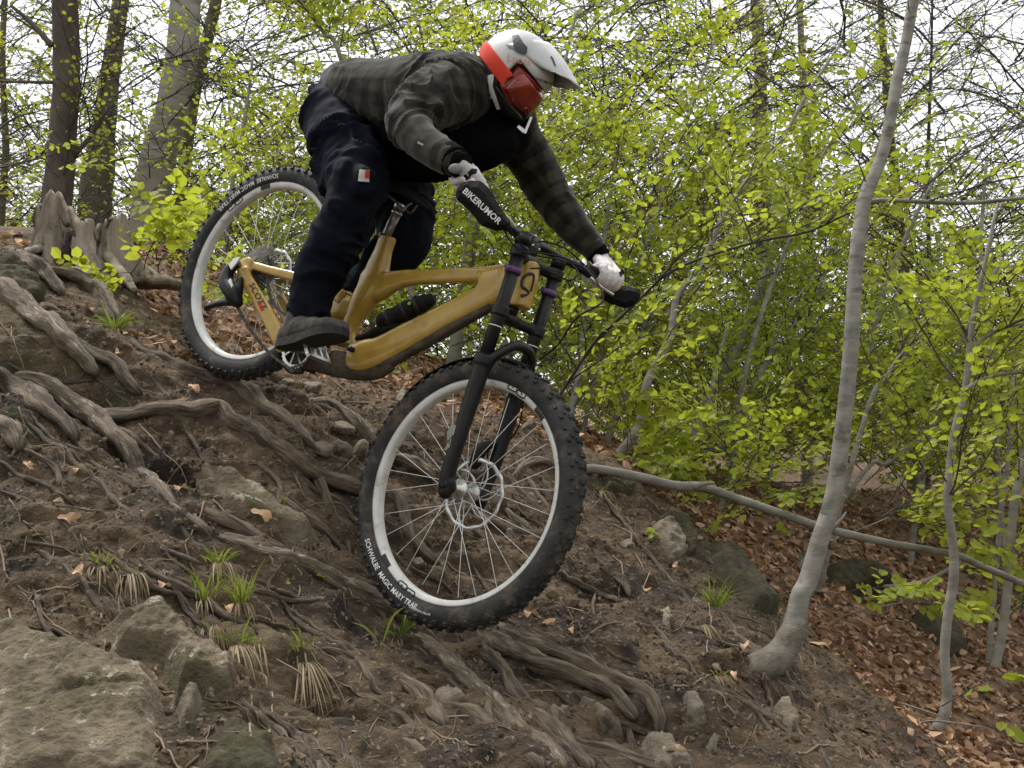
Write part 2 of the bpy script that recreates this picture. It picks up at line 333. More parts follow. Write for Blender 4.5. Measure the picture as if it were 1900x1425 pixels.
ROOTS = [
([(29,700,10),(81,712,16),(129,748,17),(173,786,18),(206,808,17),(236,842,17),(265,886,17),(291,915,15),(324,945,13),(354,967,11),(385,990,9)], 'long pale speckled root winding down the left of the bank towards the front wheel', 'root_pale'),
([(405,996,9),(442,1012,17),(490,1030,17),(553,1048,16),(608,1077,15),(663,1110,17),(715,1132,20),(760,1160,16)], 'pale barked root running under the front tyre where the grass tuft grows', 'root_pale'),
([(-10,690,18),(37,735,20),(74,757,19),(110,786,16),(140,818,10)], 'thick brown root beside the pale speckled one, ending in the soil', 'root'),
([(177,779,10),(236,773,15),(295,766,17),(350,773,18),(402,769,18),(435,788,17),(479,812,16),(523,838,17),(555,860,15),(590,886,14),(634,900,14),(674,915,13),(700,935,9)], 'smooth root bridging the dark hollow in the middle of the bank', 'root'),
([(585,880,12),(598,915,9),(606,940,9),(626,974,8),(640,1000,7),(648,1030,4)], 'thin forked root dropping from the bridging root beside the front tyre', 'root'),
([(235,630,8),(258,654,12),(302,676,14),(343,698,16),(383,709,16),(430,722,17),(470,742,15),(500,768,14),(535,795,14),(560,815,12),(580,832,7)], 'long root passing under the rear tyre and on down the bank', 'root'),
([(-10,538,18),(29,567,22),(66,597,22),(110,630,20),(147,662,15),(180,695,10)], 'broad pale root above the mossy hollow at the edge of the picture', 'root_pale'),
([(118,628,7),(177,663,12),(214,682,12),(236,707,11),(262,732,7)], 'short root sloping down below the green grass clump', 'root'),
([(15,468,9),(52,494,15),(81,516,15),(112,545,8)], 'root crossing the mossy mound below the stump', 'root'),
([(85,505,8),(129,519,17),(166,540,18),(192,567,17),(214,600,12)], 'smooth brown root bending down from the rotten stump', 'root'),
([(62,582,5),(85,572,9),(112,582,6)], 'small looped stub of root below the stump', 'root_pale'),
([(545,750,5),(597,748,9),(626,757,12),(652,781,14),(678,807,14),(704,832,10)], 'pale root running in behind the front tyre from above the loose stones', 'root_pale'),
([(482,716,3),(510,727,6),(535,744,4)], 'little root just behind the rear tyre contact point', 'root'),
([(479,860,3),(508,884,4.5),(521,908,5),(513,938,4.5),(500,965,3)], 'thin pale rootlet hooked over the mossy slab', 'root_pale'),
([(510,915,4),(553,948,7),(597,985,7),(632,1020,4)], 'slender root lying along the upper edge of the mossy slab', 'root'),
([(325,934,7),(405,963,12),(479,1000,12),(530,1022,7)], 'earth covered root ridge below the mossy slab', 'root'),
([(118,825,3),(162,843,5),(228,864,3)], 'thin root between the speckled root and the dead leaf patch', 'root'),
([(40,832,4),(99,867,7),(112,905,4)], 'crooked thin root ending in leaf scraps, near the edge', 'root'),
([(165,855,3),(192,876,6),(258,912,6),(285,950,3)], 'mossy thin root joining the speckled root from below', 'root'),
([(-10,780,14),(22,805,17),(36,835,11)], 'stub of thick pale root cut by the picture edge', 'root_pale'),
([(-5,910,3),(48,930,5),(107,955,3)], 'thin dark root lying on the soil below the leaf scraps', 'root'),
([(770,1183,9),(806,1213,17),(840,1239,17),(865,1261,16),(895,1294,16),(932,1324,17),(968,1361,18),(1005,1392,18),(1050,1435,16)], 'long straight root with pale flakes running down from the front tyre', 'root_pale'),
([(880,1172,10),(906,1217,12),(932,1246,12),(957,1287,11),(990,1315,6)], 'forked root beneath the front tyre, between the two long ones', 'root'),
([(905,1180,14),(950,1220,20),(998,1243,22),(1042,1254,20),(1090,1261,18),(1131,1287,16),(1153,1309,15),(1180,1336,9)], 'thick smooth root sweeping over the dark gap above the long flat stone', 'root'),
([(925,1172,10),(968,1193,15),(1013,1215,17),(1061,1230,17),(1116,1250,17),(1171,1276,16),(1204,1298,15),(1223,1335,13),(1226,1368,8)], 'highest of the smooth roots below the front tyre, curling down at its end', 'root'),
([(935,1150,5),(975,1172,10),(1005,1190,10),(1056,1226,6)], 'short root behind the broken bark scraps at the tyre', 'root'),
([(715,1252,8),(758,1280,16),(792,1309,16),(825,1352,10)], 'root sloping down below the long hanging straw', 'root'),
([(825,1310,9),(887,1342,18),(932,1375,18),(968,1405,17),(1005,1435,14)], 'flat broad root alongside the long straight root, lower side', 'root'),
([(945,1312,8),(998,1335,14),(1035,1368,15),(1072,1408,15),(1095,1435,13)], 'root emerging under the small pale stone and leaving at the bottom', 'root'),
([(1035,1360,7),(1090,1395,13),(1153,1412,14),(1235,1432,12)], 'lowest root on the bank, running nearly level at the bottom', 'root'),
([(595,1204,4),(637,1217,7),(670,1230,5)], 'short stub of root among the dry grass', 'root'),
([(700,1366,9),(755,1396,17),(800,1432,17)], 'thick earth covered root at the bottom, next to the mossy rock', 'root'),
([(728,848,7),(770,868,13),(805,893,10)], 'pale root stub seen between the spokes in front of the fork leg', 'root_pale'),
([(945,890,5),(973,865,9),(1005,858,9),(1040,872,6)], 'arched root seen through the front wheel beside the rim', 'root_pale'),
([(925,935,5),(956,968,9),(988,992,7)], 'pale root seen through the spokes below the hub', 'root_pale'),
([(722,905,5),(745,940,10),(757,990,10),(780,1023,10),(812,1048,6)], 'brown root seen through the lower left of the front wheel', 'root'),
([(960,806,3),(985,785,6),(1010,765,4)], 'leaning root stub behind the top of the front wheel', 'root_pale'),
([(1098,1058,3),(1130,1066,6),(1160,1088,6),(1168,1108,3)], 'dark looped root in the bare soil right of the front tyre', 'root'),
([(340,1428,3),(380,1395,5),(420,1372,4)], 'short root lying along the crack of the big rock', 'root'),
]

# soil banked up along the roots
RP = []
for pts_, lb_, m_ in ROOTS:
    a_ = spline(np.array(pts_, float), 10*len(pts_)); q_ = hit(a_[:, 0], a_[:, 1]); RP.append(np.c_[q_[:, :2], a_[:, 2]*q_[:, 1]/F])
RP = np.vstack(RP)
def mound(x, y):
    o = np.zeros(len(x)); k = np.where((np.abs(x) < 2.4) & (y > 1.9) & (y < 5.6))[0]
    for j in range(0, len(k), 8000):
        i = k[j:j+8000]; d2 = (x[i, None]-RP[None, :, 0])**2+((y[i, None]-RP[None, :, 1])*1.15)**2; b = d2.argmin(1); r = RP[b, 2]; d = np.sqrt(d2[np.arange(len(i)), b])
        o[i] = r*np.exp(-(d/(2.3*r+.004))**2)
    return o*(.55+.75*fbm(np.c_[x*4.3, y*4.3, x*0+2], 2))
gx = axis_vals(-2.2, 2.4, .0105, -300, 300); gy = axis_vals(1.9, 5.4, .0115, -40, 600)
X, Y = np.meshgrid(gx, gy, indexing='ij'); x, y = X.ravel(), Y.ravel(); z = h(x, y)
lit = np.clip(idw(x, y, 3), 0, 1); lit = np.where(np.hypot(x, y-3) > 7, .8, lit); mos = np.clip(idw(x, y, 4), 0, 1)
near = 1-sst(6, 9, np.hypot(x, y-3)); N0 = nrm(x, y)
P3 = np.c_[x, y, z]
strat = fbm(np.c_[(x*.8+y*.3)*5, (y-x*.2)*13, z*13], 4)               # soil washed into down-slope ridges
def gdisp(P_, l):
    s = fbm(np.c_[(P_[:, 0]*.8+P_[:, 1]*.3)*5, (P_[:, 1]-P_[:, 0]*.2)*13, P_[:, 2]*13], 4)
    r = 1-np.abs(fbm(np.c_[(P_[:, 0]+P_[:, 2]*.5)*7, (P_[:, 1]+P_[:, 2])*15, P_[:, 2]*9]+7, 3))
    return .022*fbm(P_*5, 3)+(.020*s+.016*(r-.7))*(1-l)+.010*np.abs(fbm(P_*24, 3))+.005*noise(P_*60)
det = gdisp(P3, lit)
Vg = P3+N0*((det+mound(x, y)*.38)*near)[:, None]; Vg[:, 2] += (1-near)*.25*fbm(P3*.35, 3)*sst(9, 16, np.hypot(x, y))
ny = len(gy); I = np.arange(len(x)).reshape(len(gx), ny); Fg = np.stack([I[:-1, :-1], I[1:, :-1], I[1:, 1:], I[:-1, 1:]], -1).reshape(-1, 4)
tag(make('ground', Vg, Fg, M['ground'], attrs={'litter': lit, 'moss': mos}), kind='structure')
def lay(px, py, lift=0.0):
    q = hit(px, py); n = nrm(q[:, 0], q[:, 1]); return q+n*lift, n

# ------------------------------------------------------------------ roots
def root(pts, label, m='root', rough=.14, sink=.12, seg=18, flat=.85, name='tree_root', cat='root', amp=1., group='exposed roots on the bank'):
    a = np.asarray(pts, float); q = hit(a[:, 0], a[:, 1]); r = a[:, 2]*q[:, 1]/F
    n = nrm(q[:, 0], q[:, 1]); c = q+n*(r*(1-sink*2)*.6)[:, None]
    n_ = max(14, int(np.linalg.norm(np.diff(q, axis=0), axis=1).sum()/.012)); s = spline(np.c_[c, r], n_)
    s[:, 3] = np.maximum(s[:, 3], .0015); k = np.arange(n_)
    s[:, :3] += .30*amp*s[:, 3:4]*np.c_[fbm(s[:, :3]*9+3, 2), fbm(s[:, :3]*9+31, 2), fbm(s[:, :3]*9+57, 2)]
    s[:, 3] *= (1.10+.20*fbm(s[:, :3]*9+9, 3))
    s[:2, 3] *= (.5, .8); s[-2:, 3] *= (.8, .5); s[0, :3] -= n[0]*r[0]*.9; s[-1, :3] -= n[-1]*r[-1]*.9
    V, Fc = tube(s[:, :3], s[:, 3], seg, rough, 28, flat, seed=len(pts)*3.1)
    ang = np.tile(np.linspace(0, 2*np.pi, seg, endpoint=False), n_); cc = np.repeat(s[:, :3], seg, 0); uu = np.repeat(np.linspace(0, 1, n_), seg)
    V = cc+(V-cc)*(1+.13*np.sin(ang*3+6*uu+len(pts))+.09*np.sin(ang*5-11*uu)+.16*fbm(V*13+3, 2)+.07*noise(V*80))[:, None]
    Ls = np.repeat(np.concatenate([[0], np.cumsum(np.linalg.norm(np.diff(s[:, :3], axis=0), axis=1))]), seg); o = make(name, V-c[0], Fc, M[m], attrs={'rc': np.c_[np.cos(ang)*1.1+c[0, 0]*7, np.sin(ang)*1.1+c[0, 2]*9, Ls*7]}); o.location = c[0]; return tag(o, label, cat, group)
for pts, lb, m in ROOTS: root(pts, lb, m)
for pts, lb in [
 ([(217,989,2),(265,1007,4),(317,1026,4),(376,1048,3)], 'bare pale twig lying above the dry grass tufts'),
 ([(53,799,2),(33,827,3.5),(22,850,3)], 'forked bare twig sticking up at the picture edge'),
 ([(1447,1258,1.5),(1486,1287,3),(1539,1353,3),(1565,1388,2.5),(1595,1428,2)], 'long thin twig sliding down the bank below the bent trunk'),
 ([(1104,1100,1.5),(1100,1125,3),(1104,1152,2)], 'short pale curved twig on the bare soil'),
 ([(0,1000,2),(70,1010,3),(140,1022,2)], 'dark thin stick lying above the big rock')]:
    root(pts, lb, 'root_pale', .1, 0, 6, 1, 'fallen_twig', 'twig', .5, 'bare twigs on the soil')

# ------------------------------------------------------------------ rocks
def inpoly(p, poly):
    x, y = p[:, 0], p[:, 1]; c = np.zeros(len(p), bool); n = len(poly)
    for i in range(n):
        x1, y1 = poly[i]; x2, y2 = poly[(i+1) % n]
        t = (y1 > y) != (y2 > y); c ^= t & (x < (x2-x1)*(y-y1)/(y2-y1+1e-12)+x1)
    return c
def edgedist(p, poly):
    d = np.full(len(p), 1e9)
    for i in range(len(poly)):
        a = np.array(poly[i], float); b = np.array(poly[(i+1) % len(poly)], float); ab = b-a
        t = np.clip(((p-a)@ab)/(ab@ab), 0, 1); d = np.minimum(d, np.hypot(*(p-a-t[:, None]*ab).T))
    return d
def slab(poly, thick, label, m='rock', step=None, bevel=.3, name='rock', cat='rock', amp=1, group=None):
    """embedded rock: outline on the bank, raised along the slope normal with a fractured top and steep sides"""
    poly = np.asarray(poly, float); q = hit(poly[:, 0], poly[:, 1]); c = q.mean(0); n = nrm(np.array([c[0]]), np.array([c[1]]))[0]
    ex_ = unit(np.cross([0, 1, 0], n)) if abs(n[1]) < .95 else unit(np.cross([0, 0, 1], n)); ey_ = np.cross(n, ex_)
    L2 = np.c_[(q-c)@ex_, (q-c)@ey_]; size = np.ptp(L2, axis=0).max(); step = step or max(size/42, .006)
    # jagged outline
    pp = []
    for i in range(len(L2)):
        a, b = L2[i], L2[(i+1) % len(L2)]; k = max(2, int(np.linalg.norm(b-a)/.03))
        for t in range(k): pp.append(a+(b-a)*t/k)
    pp = np.array(pp); pp += .012*min(1, size/.25)*np.c_[noise(np.c_[pp*22, pp[:, :1]*0]), noise(np.c_[pp*22+9, pp[:, :1]*0])]
    mn, mxx = L2.min(0)-step*3, L2.max(0)+step*3
    gx_ = np.arange(mn[0], mxx[0]+step, step); gy_ = np.arange(mn[1], mxx[1]+step, step)
    A, B = np.meshgrid(gx_, gy_, indexing='ij'); g = np.c_[A.ravel(), B.ravel()]
    ins = inpoly(g, pp); d = edgedist(g, pp)*np.where(ins, 1, -1)
    w0 = c+g[:, :1]*ex_+g[:, 1:]*ey_; base = h(w0[:, 0], w0[:, 1])-w0[:, 2]; base = base*n[2]   # slope surface measured along n
    bw = thick*bevel+step*.8
    s = np.concatenate([w0], 0)
    cell = np.floor(fbm(np.c_[g*np.array([5, 3])/max(size, .2)*.6, g[:, :1]*0+size*7], 2)*3)/3
    top = thick*(.62+.22*cell*amp)+.05*thick*fbm(s*16, 3)+.006*fbm(s*34, 3)+.13*thick*noise(s*3.1)+.006*np.abs(noise(s*55))-.008*sst(.06, 0, np.abs(fbm(s*np.array([3.5, 3.5, 6])+4, 3)))*min(1, thick/.06)+.010*np.abs(fbm(s*12+8, 3))
    prof = sst(-step*.7, bw, d); hh = np.where(d > -step*1.2, base+prof*top-(1-prof)*.02, base-.03)
    hh = hh+prof*(.0035*fbm(s*70, 3)-.008*sst(.04, 0, np.abs(fbm(s*np.array([2.2, 2.2, 4])+21, 2)))*min(1, thick/.06)); V = w0+n*hh[:, None]; keep = (d > -step*1.8).reshape(A.shape); I_ = np.arange(len(g)).reshape(A.shape)
    kk = keep[:-1, :-1] & keep[1:, :-1] & keep[1:, 1:] & keep[:-1, 1:]
    Fq = np.stack([I_[:-1, :-1], I_[1:, :-1], I_[1:, 1:], I_[:-1, 1:]], -1)[kk]
    u, inv = np.unique(Fq, return_inverse=True); Fq = inv.reshape(Fq.shape)
    o = make(name, V[u]-c, Fq, M[m]); o.location = c; return tag(o, label, cat, group)
slab([(-60,1150),(48,1154),(92,1172),(162,1195),(199,1213),(250,1225),(296,1235),(310,1290),(318,1340),(322,1470),(-60,1490)], .07, 'huge flat grey rock filling the bottom corner of the picture', 'rock_moss', step=.0055, amp=.25, bevel=.9)
slab([(177,1160),(228,1143),(265,1125),(313,1125),(343,1172),(390,1213),(450,1265),(442,1298),(400,1300),(350,1290),(316,1330),(306,1270),(296,1228),(205,1208)], .08, 'wedge shaped mossy rock leaning on the huge flat rock', 'rock_moss', step=.005, amp=.2, bevel=.5)
slab([(328,1312),(355,1308),(378,1330),(372,1352),(345,1370),(330,1432),(322,1380)], .09, 'pale splinter of rock standing in the crack of the big rock', 'rock', step=.006)
slab([(350,1312),(410,1300),(455,1308),(505,1350),(540,1395),(560,1470),(340,1470),(352,1372),(380,1350)], .022, 'low moss covered rock beside the pale splinter', 'moss', step=.006, bevel=2.2)
slab([(361,852),(376,845),(396,850),(442,871),(490,908),(523,941),(575,982),(590,1011),(553,1014),(497,982),(424,948),(378,906)], .045, 'long grey mossy slab half buried below the bridging root', 'rock_moss', amp=1.4)
slab([(1083,1291),(1123,1313),(1153,1346),(1158,1370),(1120,1356),(1072,1306)], .035, 'long flat grey stone under the thick smooth root', 'stone')
slab([(799,1291),(821,1278),(845,1292),(867,1315),(836,1320)], .03, 'angular stone wedged beside the long straight root', 'stone')
slab([(1014,1326),(1042,1307),(1064,1320),(1037,1337)], .025, 'small pale stone between the lower roots', 'stone')
slab([(1204,976),(1222,968),(1240,972),(1266,998),(1273,1036),(1248,1042),(1219,1014)], .05, 'rounded pale rock on the rim of the bank under a leafy sprig', 'stone')
slab([(1190,1375),(1245,1379),(1284,1416),(1290,1440),(1200,1440)], .05, 'blocky stone cut by the bottom edge, with an orange leaf on it', 'stone')
slab([(1262,1296),(1289,1287),(1310,1313),(1316,1350),(1275,1331)], .04, 'grey stone in the soil beside the curling root end', 'stone')
slab([(1337,1357),(1319,1370),(1306,1401),(1319,1416),(1332,1388)], .035, 'narrow upright sliver of pale stone', 'stone')
slab([(1440,1300),(1462,1310),(1485,1345),(1470,1352),(1442,1325)], .025, 'dull stone beside the long thin twig', 'rock')
slab([(1148,1005),(1165,1003),(1182,1020),(1160,1024)], .018, 'flat stone chip in the bare soil below the rim', 'stone')
slab([(1225,1135),(1240,1132),(1252,1150),(1245,1167),(1228,1155)], .02, 'square stone chip left of the grassy tuft', 'stone')
slab([(735,735),(748,733),(765,760),(758,770),(742,758)], .05, 'broken block leaning behind the front tyre, up by the frame', 'stone')
slab([(1228,958),(1245,950),(1284,985),(1290,1035),(1275,1042),(1264,1000)], .06, 'narrow moss covered ledge behind the rounded pale rock', 'moss', name='mossy_rock')
slab([(1310,1012),(1346,1022),(1381,1057),(1407,1098),(1444,1142),(1390,1140),(1346,1087),(1319,1046)], .09, 'dark moss covered rock above the grassy tuft on the rim', 'moss', name='mossy_rock')
slab([(1528,1050),(1560,1045),(1626,1068),(1663,1105),(1600,1112),(1539,1104)], .16, 'black mossy boulder in the leaves behind the bent trunk', 'moss', name='mossy_rock')
slab([(1690,1135),(1750,1146),(1803,1222),(1760,1226),(1712,1180)], .12, 'dark mossy boulder in the leaves beside the thin crooked trunk', 'moss', name='mossy_rock')
slab([(-30,480),(0,478),(45,505),(85,540),(90,565),(40,570),(-30,540)], .07, 'moss covered mound of soil and rock below the stump', 'moss', name='mossy_rock')
slab([(1110,885),(1150,880),(1178,905),(1170,925),(1120,912)], .05, 'small mossy lump under the end of the fallen branch', 'moss', name='mossy_rock')
def pebble(px, py, rx, ry, label, m='stone', name='stone', seed=1, group='loose stones on the bank'):
    q = hit(px, py)[0]; k = q[1]/F; V = ICO3[0].copy(); V = V/np.max(np.abs(V), axis=1, keepdims=True)**.35; rs_ = np.random.default_rng(seed); 
    for _ in range(9): nn = unit(rs_.normal(0, 1, 3)); dd_ = V@nn; V = V-np.maximum(dd_-rs_.uniform(.62, .85), 0)[:, None]*nn
    V = V*(1+.13*fbm(V*1.9+seed*7.7, 4))[:, None]*rs_.uniform(.8, 1.25, 3)*np.array([rx*k, rx*k*.9, ry*k]); n = nrm(q[:1], q[1:2])[0]
    o = make(name, V, ICO3[1], M[m]); o.location = q+n*ry*k*.22; o.rotation_euler = (0, random.uniform(.2, .5), random.uniform(-1, 1)); return tag(o, label, 'stone', group)
for a in [(636,796,20,12,'egg shaped stone lying above the square stones'),(595,838,20,18,'squarish stone between the roots, farthest from the tyre'),(635,840,16,17,'blocky stone in the row beside the front tyre'),(668,842,16,20,'squarish stone touching the front tyre'),
          (537,716,16,13,'rounded stone behind the rear tyre contact point'),(578,722,20,14,'larger rounded stone behind the crank, half buried'),(777,1050,17,14,'round stone seen between the lower spokes'),(420,651,22,13,'flat rounded stone seen inside the rear wheel'),
          (813,1068,18,15,'dull stone seen just above the lower rim'),(1290,1120,10,8,'small yellowish stone by the grass tuft'),(1330,1240,9,8,'stone crumb below the grass tuft'),(110,932,9,6,'small pale stone on the soil near the orange leaf'),(943,995,9,12,'pale upright stone between the spokes'),
          (470,750,9,7,'stone nub beside the root under the rear tyre'),(640,1100,10,7,'flat stone by the pale root'),(1270,1250,11,9,'buried stone near the bent trunk base'),(930,1165,14,9,'broken bark coloured stone beside the tyre')]:
    pebble(*a, seed=a[0])
# ------------------------------------------------------------------ scatter (soil crumbs, litter, debris)
def rots(n, tilt):
    """n rotation matrices: random heading, tilt up to tilt"""
    a = RNG.uniform(0, 2*np.pi, n); t = RNG.normal(0, tilt, n); u = RNG.normal(0, tilt, n)
    ca, sa, ct, st, cu, su = np.cos(a), np.sin(a), np.cos(t), np.sin(t), np.cos(u), np.sin(u); o = np.zeros(n); l = np.ones(n)
    Rz = np.stack([ca, -sa, o, sa, ca, o, o, o, l], 1).reshape(n, 3, 3)
    Rx = np.stack([l, o, o, o, ct, -st, o, st, ct], 1).reshape(n, 3, 3); Ry = np.stack([cu, o, su, o, l, o, -su, o, cu], 1).reshape(n, 3, 3)
    return Rz@Rx@Ry
def align(Rm, n):
    """turn z-up rotations onto normals n"""
    z = np.array([0, 0, 1.]); v = np.cross(np.broadcast_to(z, n.shape), n); c = n[:, 2]; K = np.zeros((len(n), 3, 3))
    K[:, 0, 1] = -v[:, 2]; K[:, 0, 2] = v[:, 1]; K[:, 1, 0] = v[:, 2]; K[:, 1, 2] = -v[:, 0]; K[:, 2, 0] = -v[:, 1]; K[:, 2, 1] = v[:, 0]
    A = np.eye(3)+K+K@K/(1+c)[:, None, None]; return A@Rm
def scatter(name, V, Fc, pos, Rm, sc, mat_, tint=None, smooth=False, aniso=None, parent=None):
    V = np.asarray(V); n = len(pos); S = V[None]*sc[:, None, None]
    if aniso is not None: S = S*aniso[:, None, :]
    A = np.einsum('nij,nvj->nvi', Rm, S)+pos[:, None]; Fc = np.asarray(Fc); k = len(V)
    FF = (Fc[None]+(np.arange(n)*k)[:, None, None]).reshape(-1, Fc.shape[1])
    t = np.repeat(RNG.uniform(0, 1, n) if tint is None else tint, k)
    return make(name, A.reshape(-1, 3), FF, mat_, parent, smooth, attrs={'tint': t})
def gsurf(xy):
    x, y = xy[:, 0], xy[:, 1]; z = h(x, y); n = nrm(x, y); p = np.c_[x, y, z]; l = np.clip(idw(x, y, 3), 0, 1)
    return p+n*gdisp(p, l)[:, None], n, l
# soil crumbs
xy = np.c_[RNG.uniform(-2.2, 2.4, 34000), RNG.uniform(1.9, 5.2, 34000)]; p, n, l = gsurf(xy)
k = (RNG.uniform(0, 1, len(p)) > l) & (fbm(p*3.2, 2) > -.25); p, n = p[k], n[k]; sz = .002+.0045*RNG.exponential(.55, len(p)); sz = np.minimum(sz, .022)
tag(scatter('soil_crumbs', ICO1[0]*(1+.25*noise(ICO1[0]*2.3))[:, None], ICO1[1], p+n*(sz*.2)[:, None], align(rots(len(p), .6), n), sz, M['clod'], RNG.beta(1.6, 2.6, len(p)), aniso=RNG.uniform(.5, 1.3, (len(p), 3))), kind='stuff')
# curled dead leaves
DL = np.array([(-.5, 0, .04), (-.25, .2, .10), (.05, .3, .14), (.3, .18, .06), (.55, 0, .02), (.25, -.2, .10), (0, -.28, .16), (-.28, -.18, .06), (0, 0, 0)])
DLF = [(0, 8, 1), (1, 8, 2), (2, 8, 3), (3, 8, 4), (4, 8, 5), (5, 8, 6), (6, 8, 7), (7, 8, 0)]
def litter_in(n_, x0, x1, y0, y1, lift=.02, smin=.022, smax=.055):
    xy = np.c_[RNG.uniform(x0, x1, n_), RNG.uniform(y0, y1, n_)]; p, n, l = gsurf(xy); k = RNG.uniform(0, 1, n_) < np.clip((l-.12)*1.5, 0, 1)
    return p[k]+n[k]*RNG.uniform(0, lift, k.sum())[:, None], n[k]
pa, na = litter_in(30000, -2.4, 4.6, 3.0, 7.5); pb, nb = litter_in(8000, -5, 7, 7.0, 11, .02)
p = np.vstack([pa, pb]); n = np.vstack([na, nb]); sz = RNG.uniform(.028, .058, len(p)); sz[len(pa):] *= 1.3
tag(scatter('leaf_litter', DL, DLF, p, align(rots(len(p), .5), n), sz, M['dead'], RNG.beta(1.3, 2.0, len(p)), aniso=np.c_[RNG.uniform(.8, 1.4, len(p)), RNG.uniform(.7, 1.2, len(p)), RNG.uniform(-1.5, 2.2, len(p))]), kind='stuff')
# sparse leaf scraps and straw bits on the bare bank
xy = np.c_[RNG.uniform(-2.2, 2.2, 3800), RNG.uniform(1.9, 5, 3800)]; p, n, l = gsurf(xy); sz = RNG.uniform(.008, .02, len(p))
tag(scatter('leaf_scraps', DL, DLF, p+n*.003, align(rots(len(p), .4), n), sz, M['deadbit'], RNG.beta(1.5, 1.5, len(p))), kind='stuff')
ST = np.array([(-.5, .02, 0), (-.5, -.02, 0), (0, .02, .05), (0, -.02, .05), (.5, .012, 0), (.5, -.012, 0), (-.5, 0, -.03), (.5, 0, -.03), (0, 0, .0)])
STF = [(0, 1, 3, 2), (2, 3, 5, 4), (1, 6, 8, 3), (3, 8, 7, 5), (6, 0, 2, 8), (8, 2, 4, 7)]
xy = np.c_[RNG.uniform(-2.2, 2.3, 3500), RNG.uniform(1.9, 5, 3500)]; p, n, l = gsurf(xy)
tag(scatter('twig_litter', ST, STF, p+n*.004, align(rots(len(p), .18), n), .012+.03*RNG.exponential(.7, len(p)), M['deadbit'], RNG.beta(1.2, 1.6, len(p))), kind='stuff')

mb = MB(); RV, RF, RC, ro = [], [], [], 0
for i in range(300):
    big = i >= 190; x0, y0 = RNG.uniform(-60, 1500), RNG.uniform(560, 1425); a_ = RNG.normal(.72, .16) if big else RNG.normal(.75, .45); L_ = RNG.uniform(150, 380) if big else RNG.uniform(50, 170); q = [(x0, y0)]
    for j in range(5): a_ += RNG.normal(0, .16 if big else .35); q.append((q[-1][0]+math.cos(a_)*L_/5, q[-1][1]+math.sin(a_)*L_/5))
    q = np.array(q); g_ = hit(q[:, 0], q[:, 1])
    if idw(g_[:1, 0], g_[:1, 1], 3)[0] > .3 or np.abs(np.diff(g_[:, 1])).max() > .25: continue
    m_ = 34 if big else 12; g_ = spline(g_, m_); t_ = np.linspace(0, 1, m_); n_ = nrm(g_[:, 0], g_[:, 1]); rd = RNG.uniform(.006, .014) if big else RNG.uniform(.0012, .004)
    g_ = g_+n_*(gdisp(g_, np.zeros(m_))*(.6 if big else 1)+(.006*noise(g_*6) if big else .003+.004*noise(g_*30)))[:, None]; g_[:, :2] += .008*np.c_[noise(g_*9), noise(g_*9+5)]
    rr = rd*(np.sin(np.pi*np.clip(t_, .04, .96))**.5)*(1+.25*noise(g_*20+i)) if big else rd*np.linspace(1, .5, m_)
    if big:
        V, Fc = tube(g_, rr, 10, .1, 45, cap=False); RV.append(V); RF.append(np.array(Fc)+ro); ro += len(V); an = np.tile(np.linspace(0, 2*np.pi, 10, endpoint=False), m_); RC.append(np.c_[np.cos(an)+i, np.sin(an)+i*.7, np.repeat(t_*L_*.02, 10)])
    else: V, Fc = tube(g_, rr, 5, .1, 60, cap=False); mb.add(V, Fc, tint=RNG.uniform(0, 1))
tag(build(mb, 'rootlets', M['deadbit']), kind='stuff')
tag(make('root_tangle', np.vstack(RV), np.vstack(RF), M['root'], attrs={'rc': np.vstack(RC)}), kind='stuff')
# single dead leaves one can point to: lobed blade with stalk
def dead_leaf(px, py, s, label, m='dead', rz=None, seed=0, name='fallen_leaf'):
    q, n = lay([px], [py], .022); q, n = q[0], n[0]; k = q[1]/F*s
    a = np.linspace(0, 2*np.pi, 22, endpoint=False); r = .5*(1+(.22 if seed % 3 < .9 else .05)*np.cos(5*a+seed)+.10*np.sin(3*a+seed)+.16*np.cos(a)**8+.06*np.sin(9*a+2*seed))
    V = [(0, 0, 0)]; Fc = []
    for ring, f in ((1, .5), (2, 1.)):
        for j in range(22): V.append((r[j]*f*np.cos(a[j]), .62*r[j]*f*np.sin(a[j]), .22*f*f*np.sin(2*a[j]+seed)+.12*f*np.cos(3*a[j]+2*seed)*f+.06*f))
    for j in range(22): Fc.append((0, 1+j, 1+(j+1) % 22)); Fc.append((1+j, 23+j, 23+(j+1) % 22, 1+(j+1) % 22))
    V = np.array(V)*k; sv, sf = tube(spline([(.4*k, 0, 0), (.7*k, .1*k, .05*k), (.95*k, .05*k, .12*k)], 6), .02*k, 4); mb = MB(); mb.add(V, Fc, tint=.85); mb.add(sv, sf, tint=.6)
    o = build(mb, name, M[m]); o.matrix_world = Matrix.Translation(q) @ Vector(n).to_track_quat('Z', 'Y').to_matrix().to_4x4() @ Matrix.Rotation(rz if rz is not None else seed, 4, 'Z') @ Matrix.Rotation(.35, 4, 'X')
    return tag(o, label, 'leaf', 'single leaves lying on the bank')
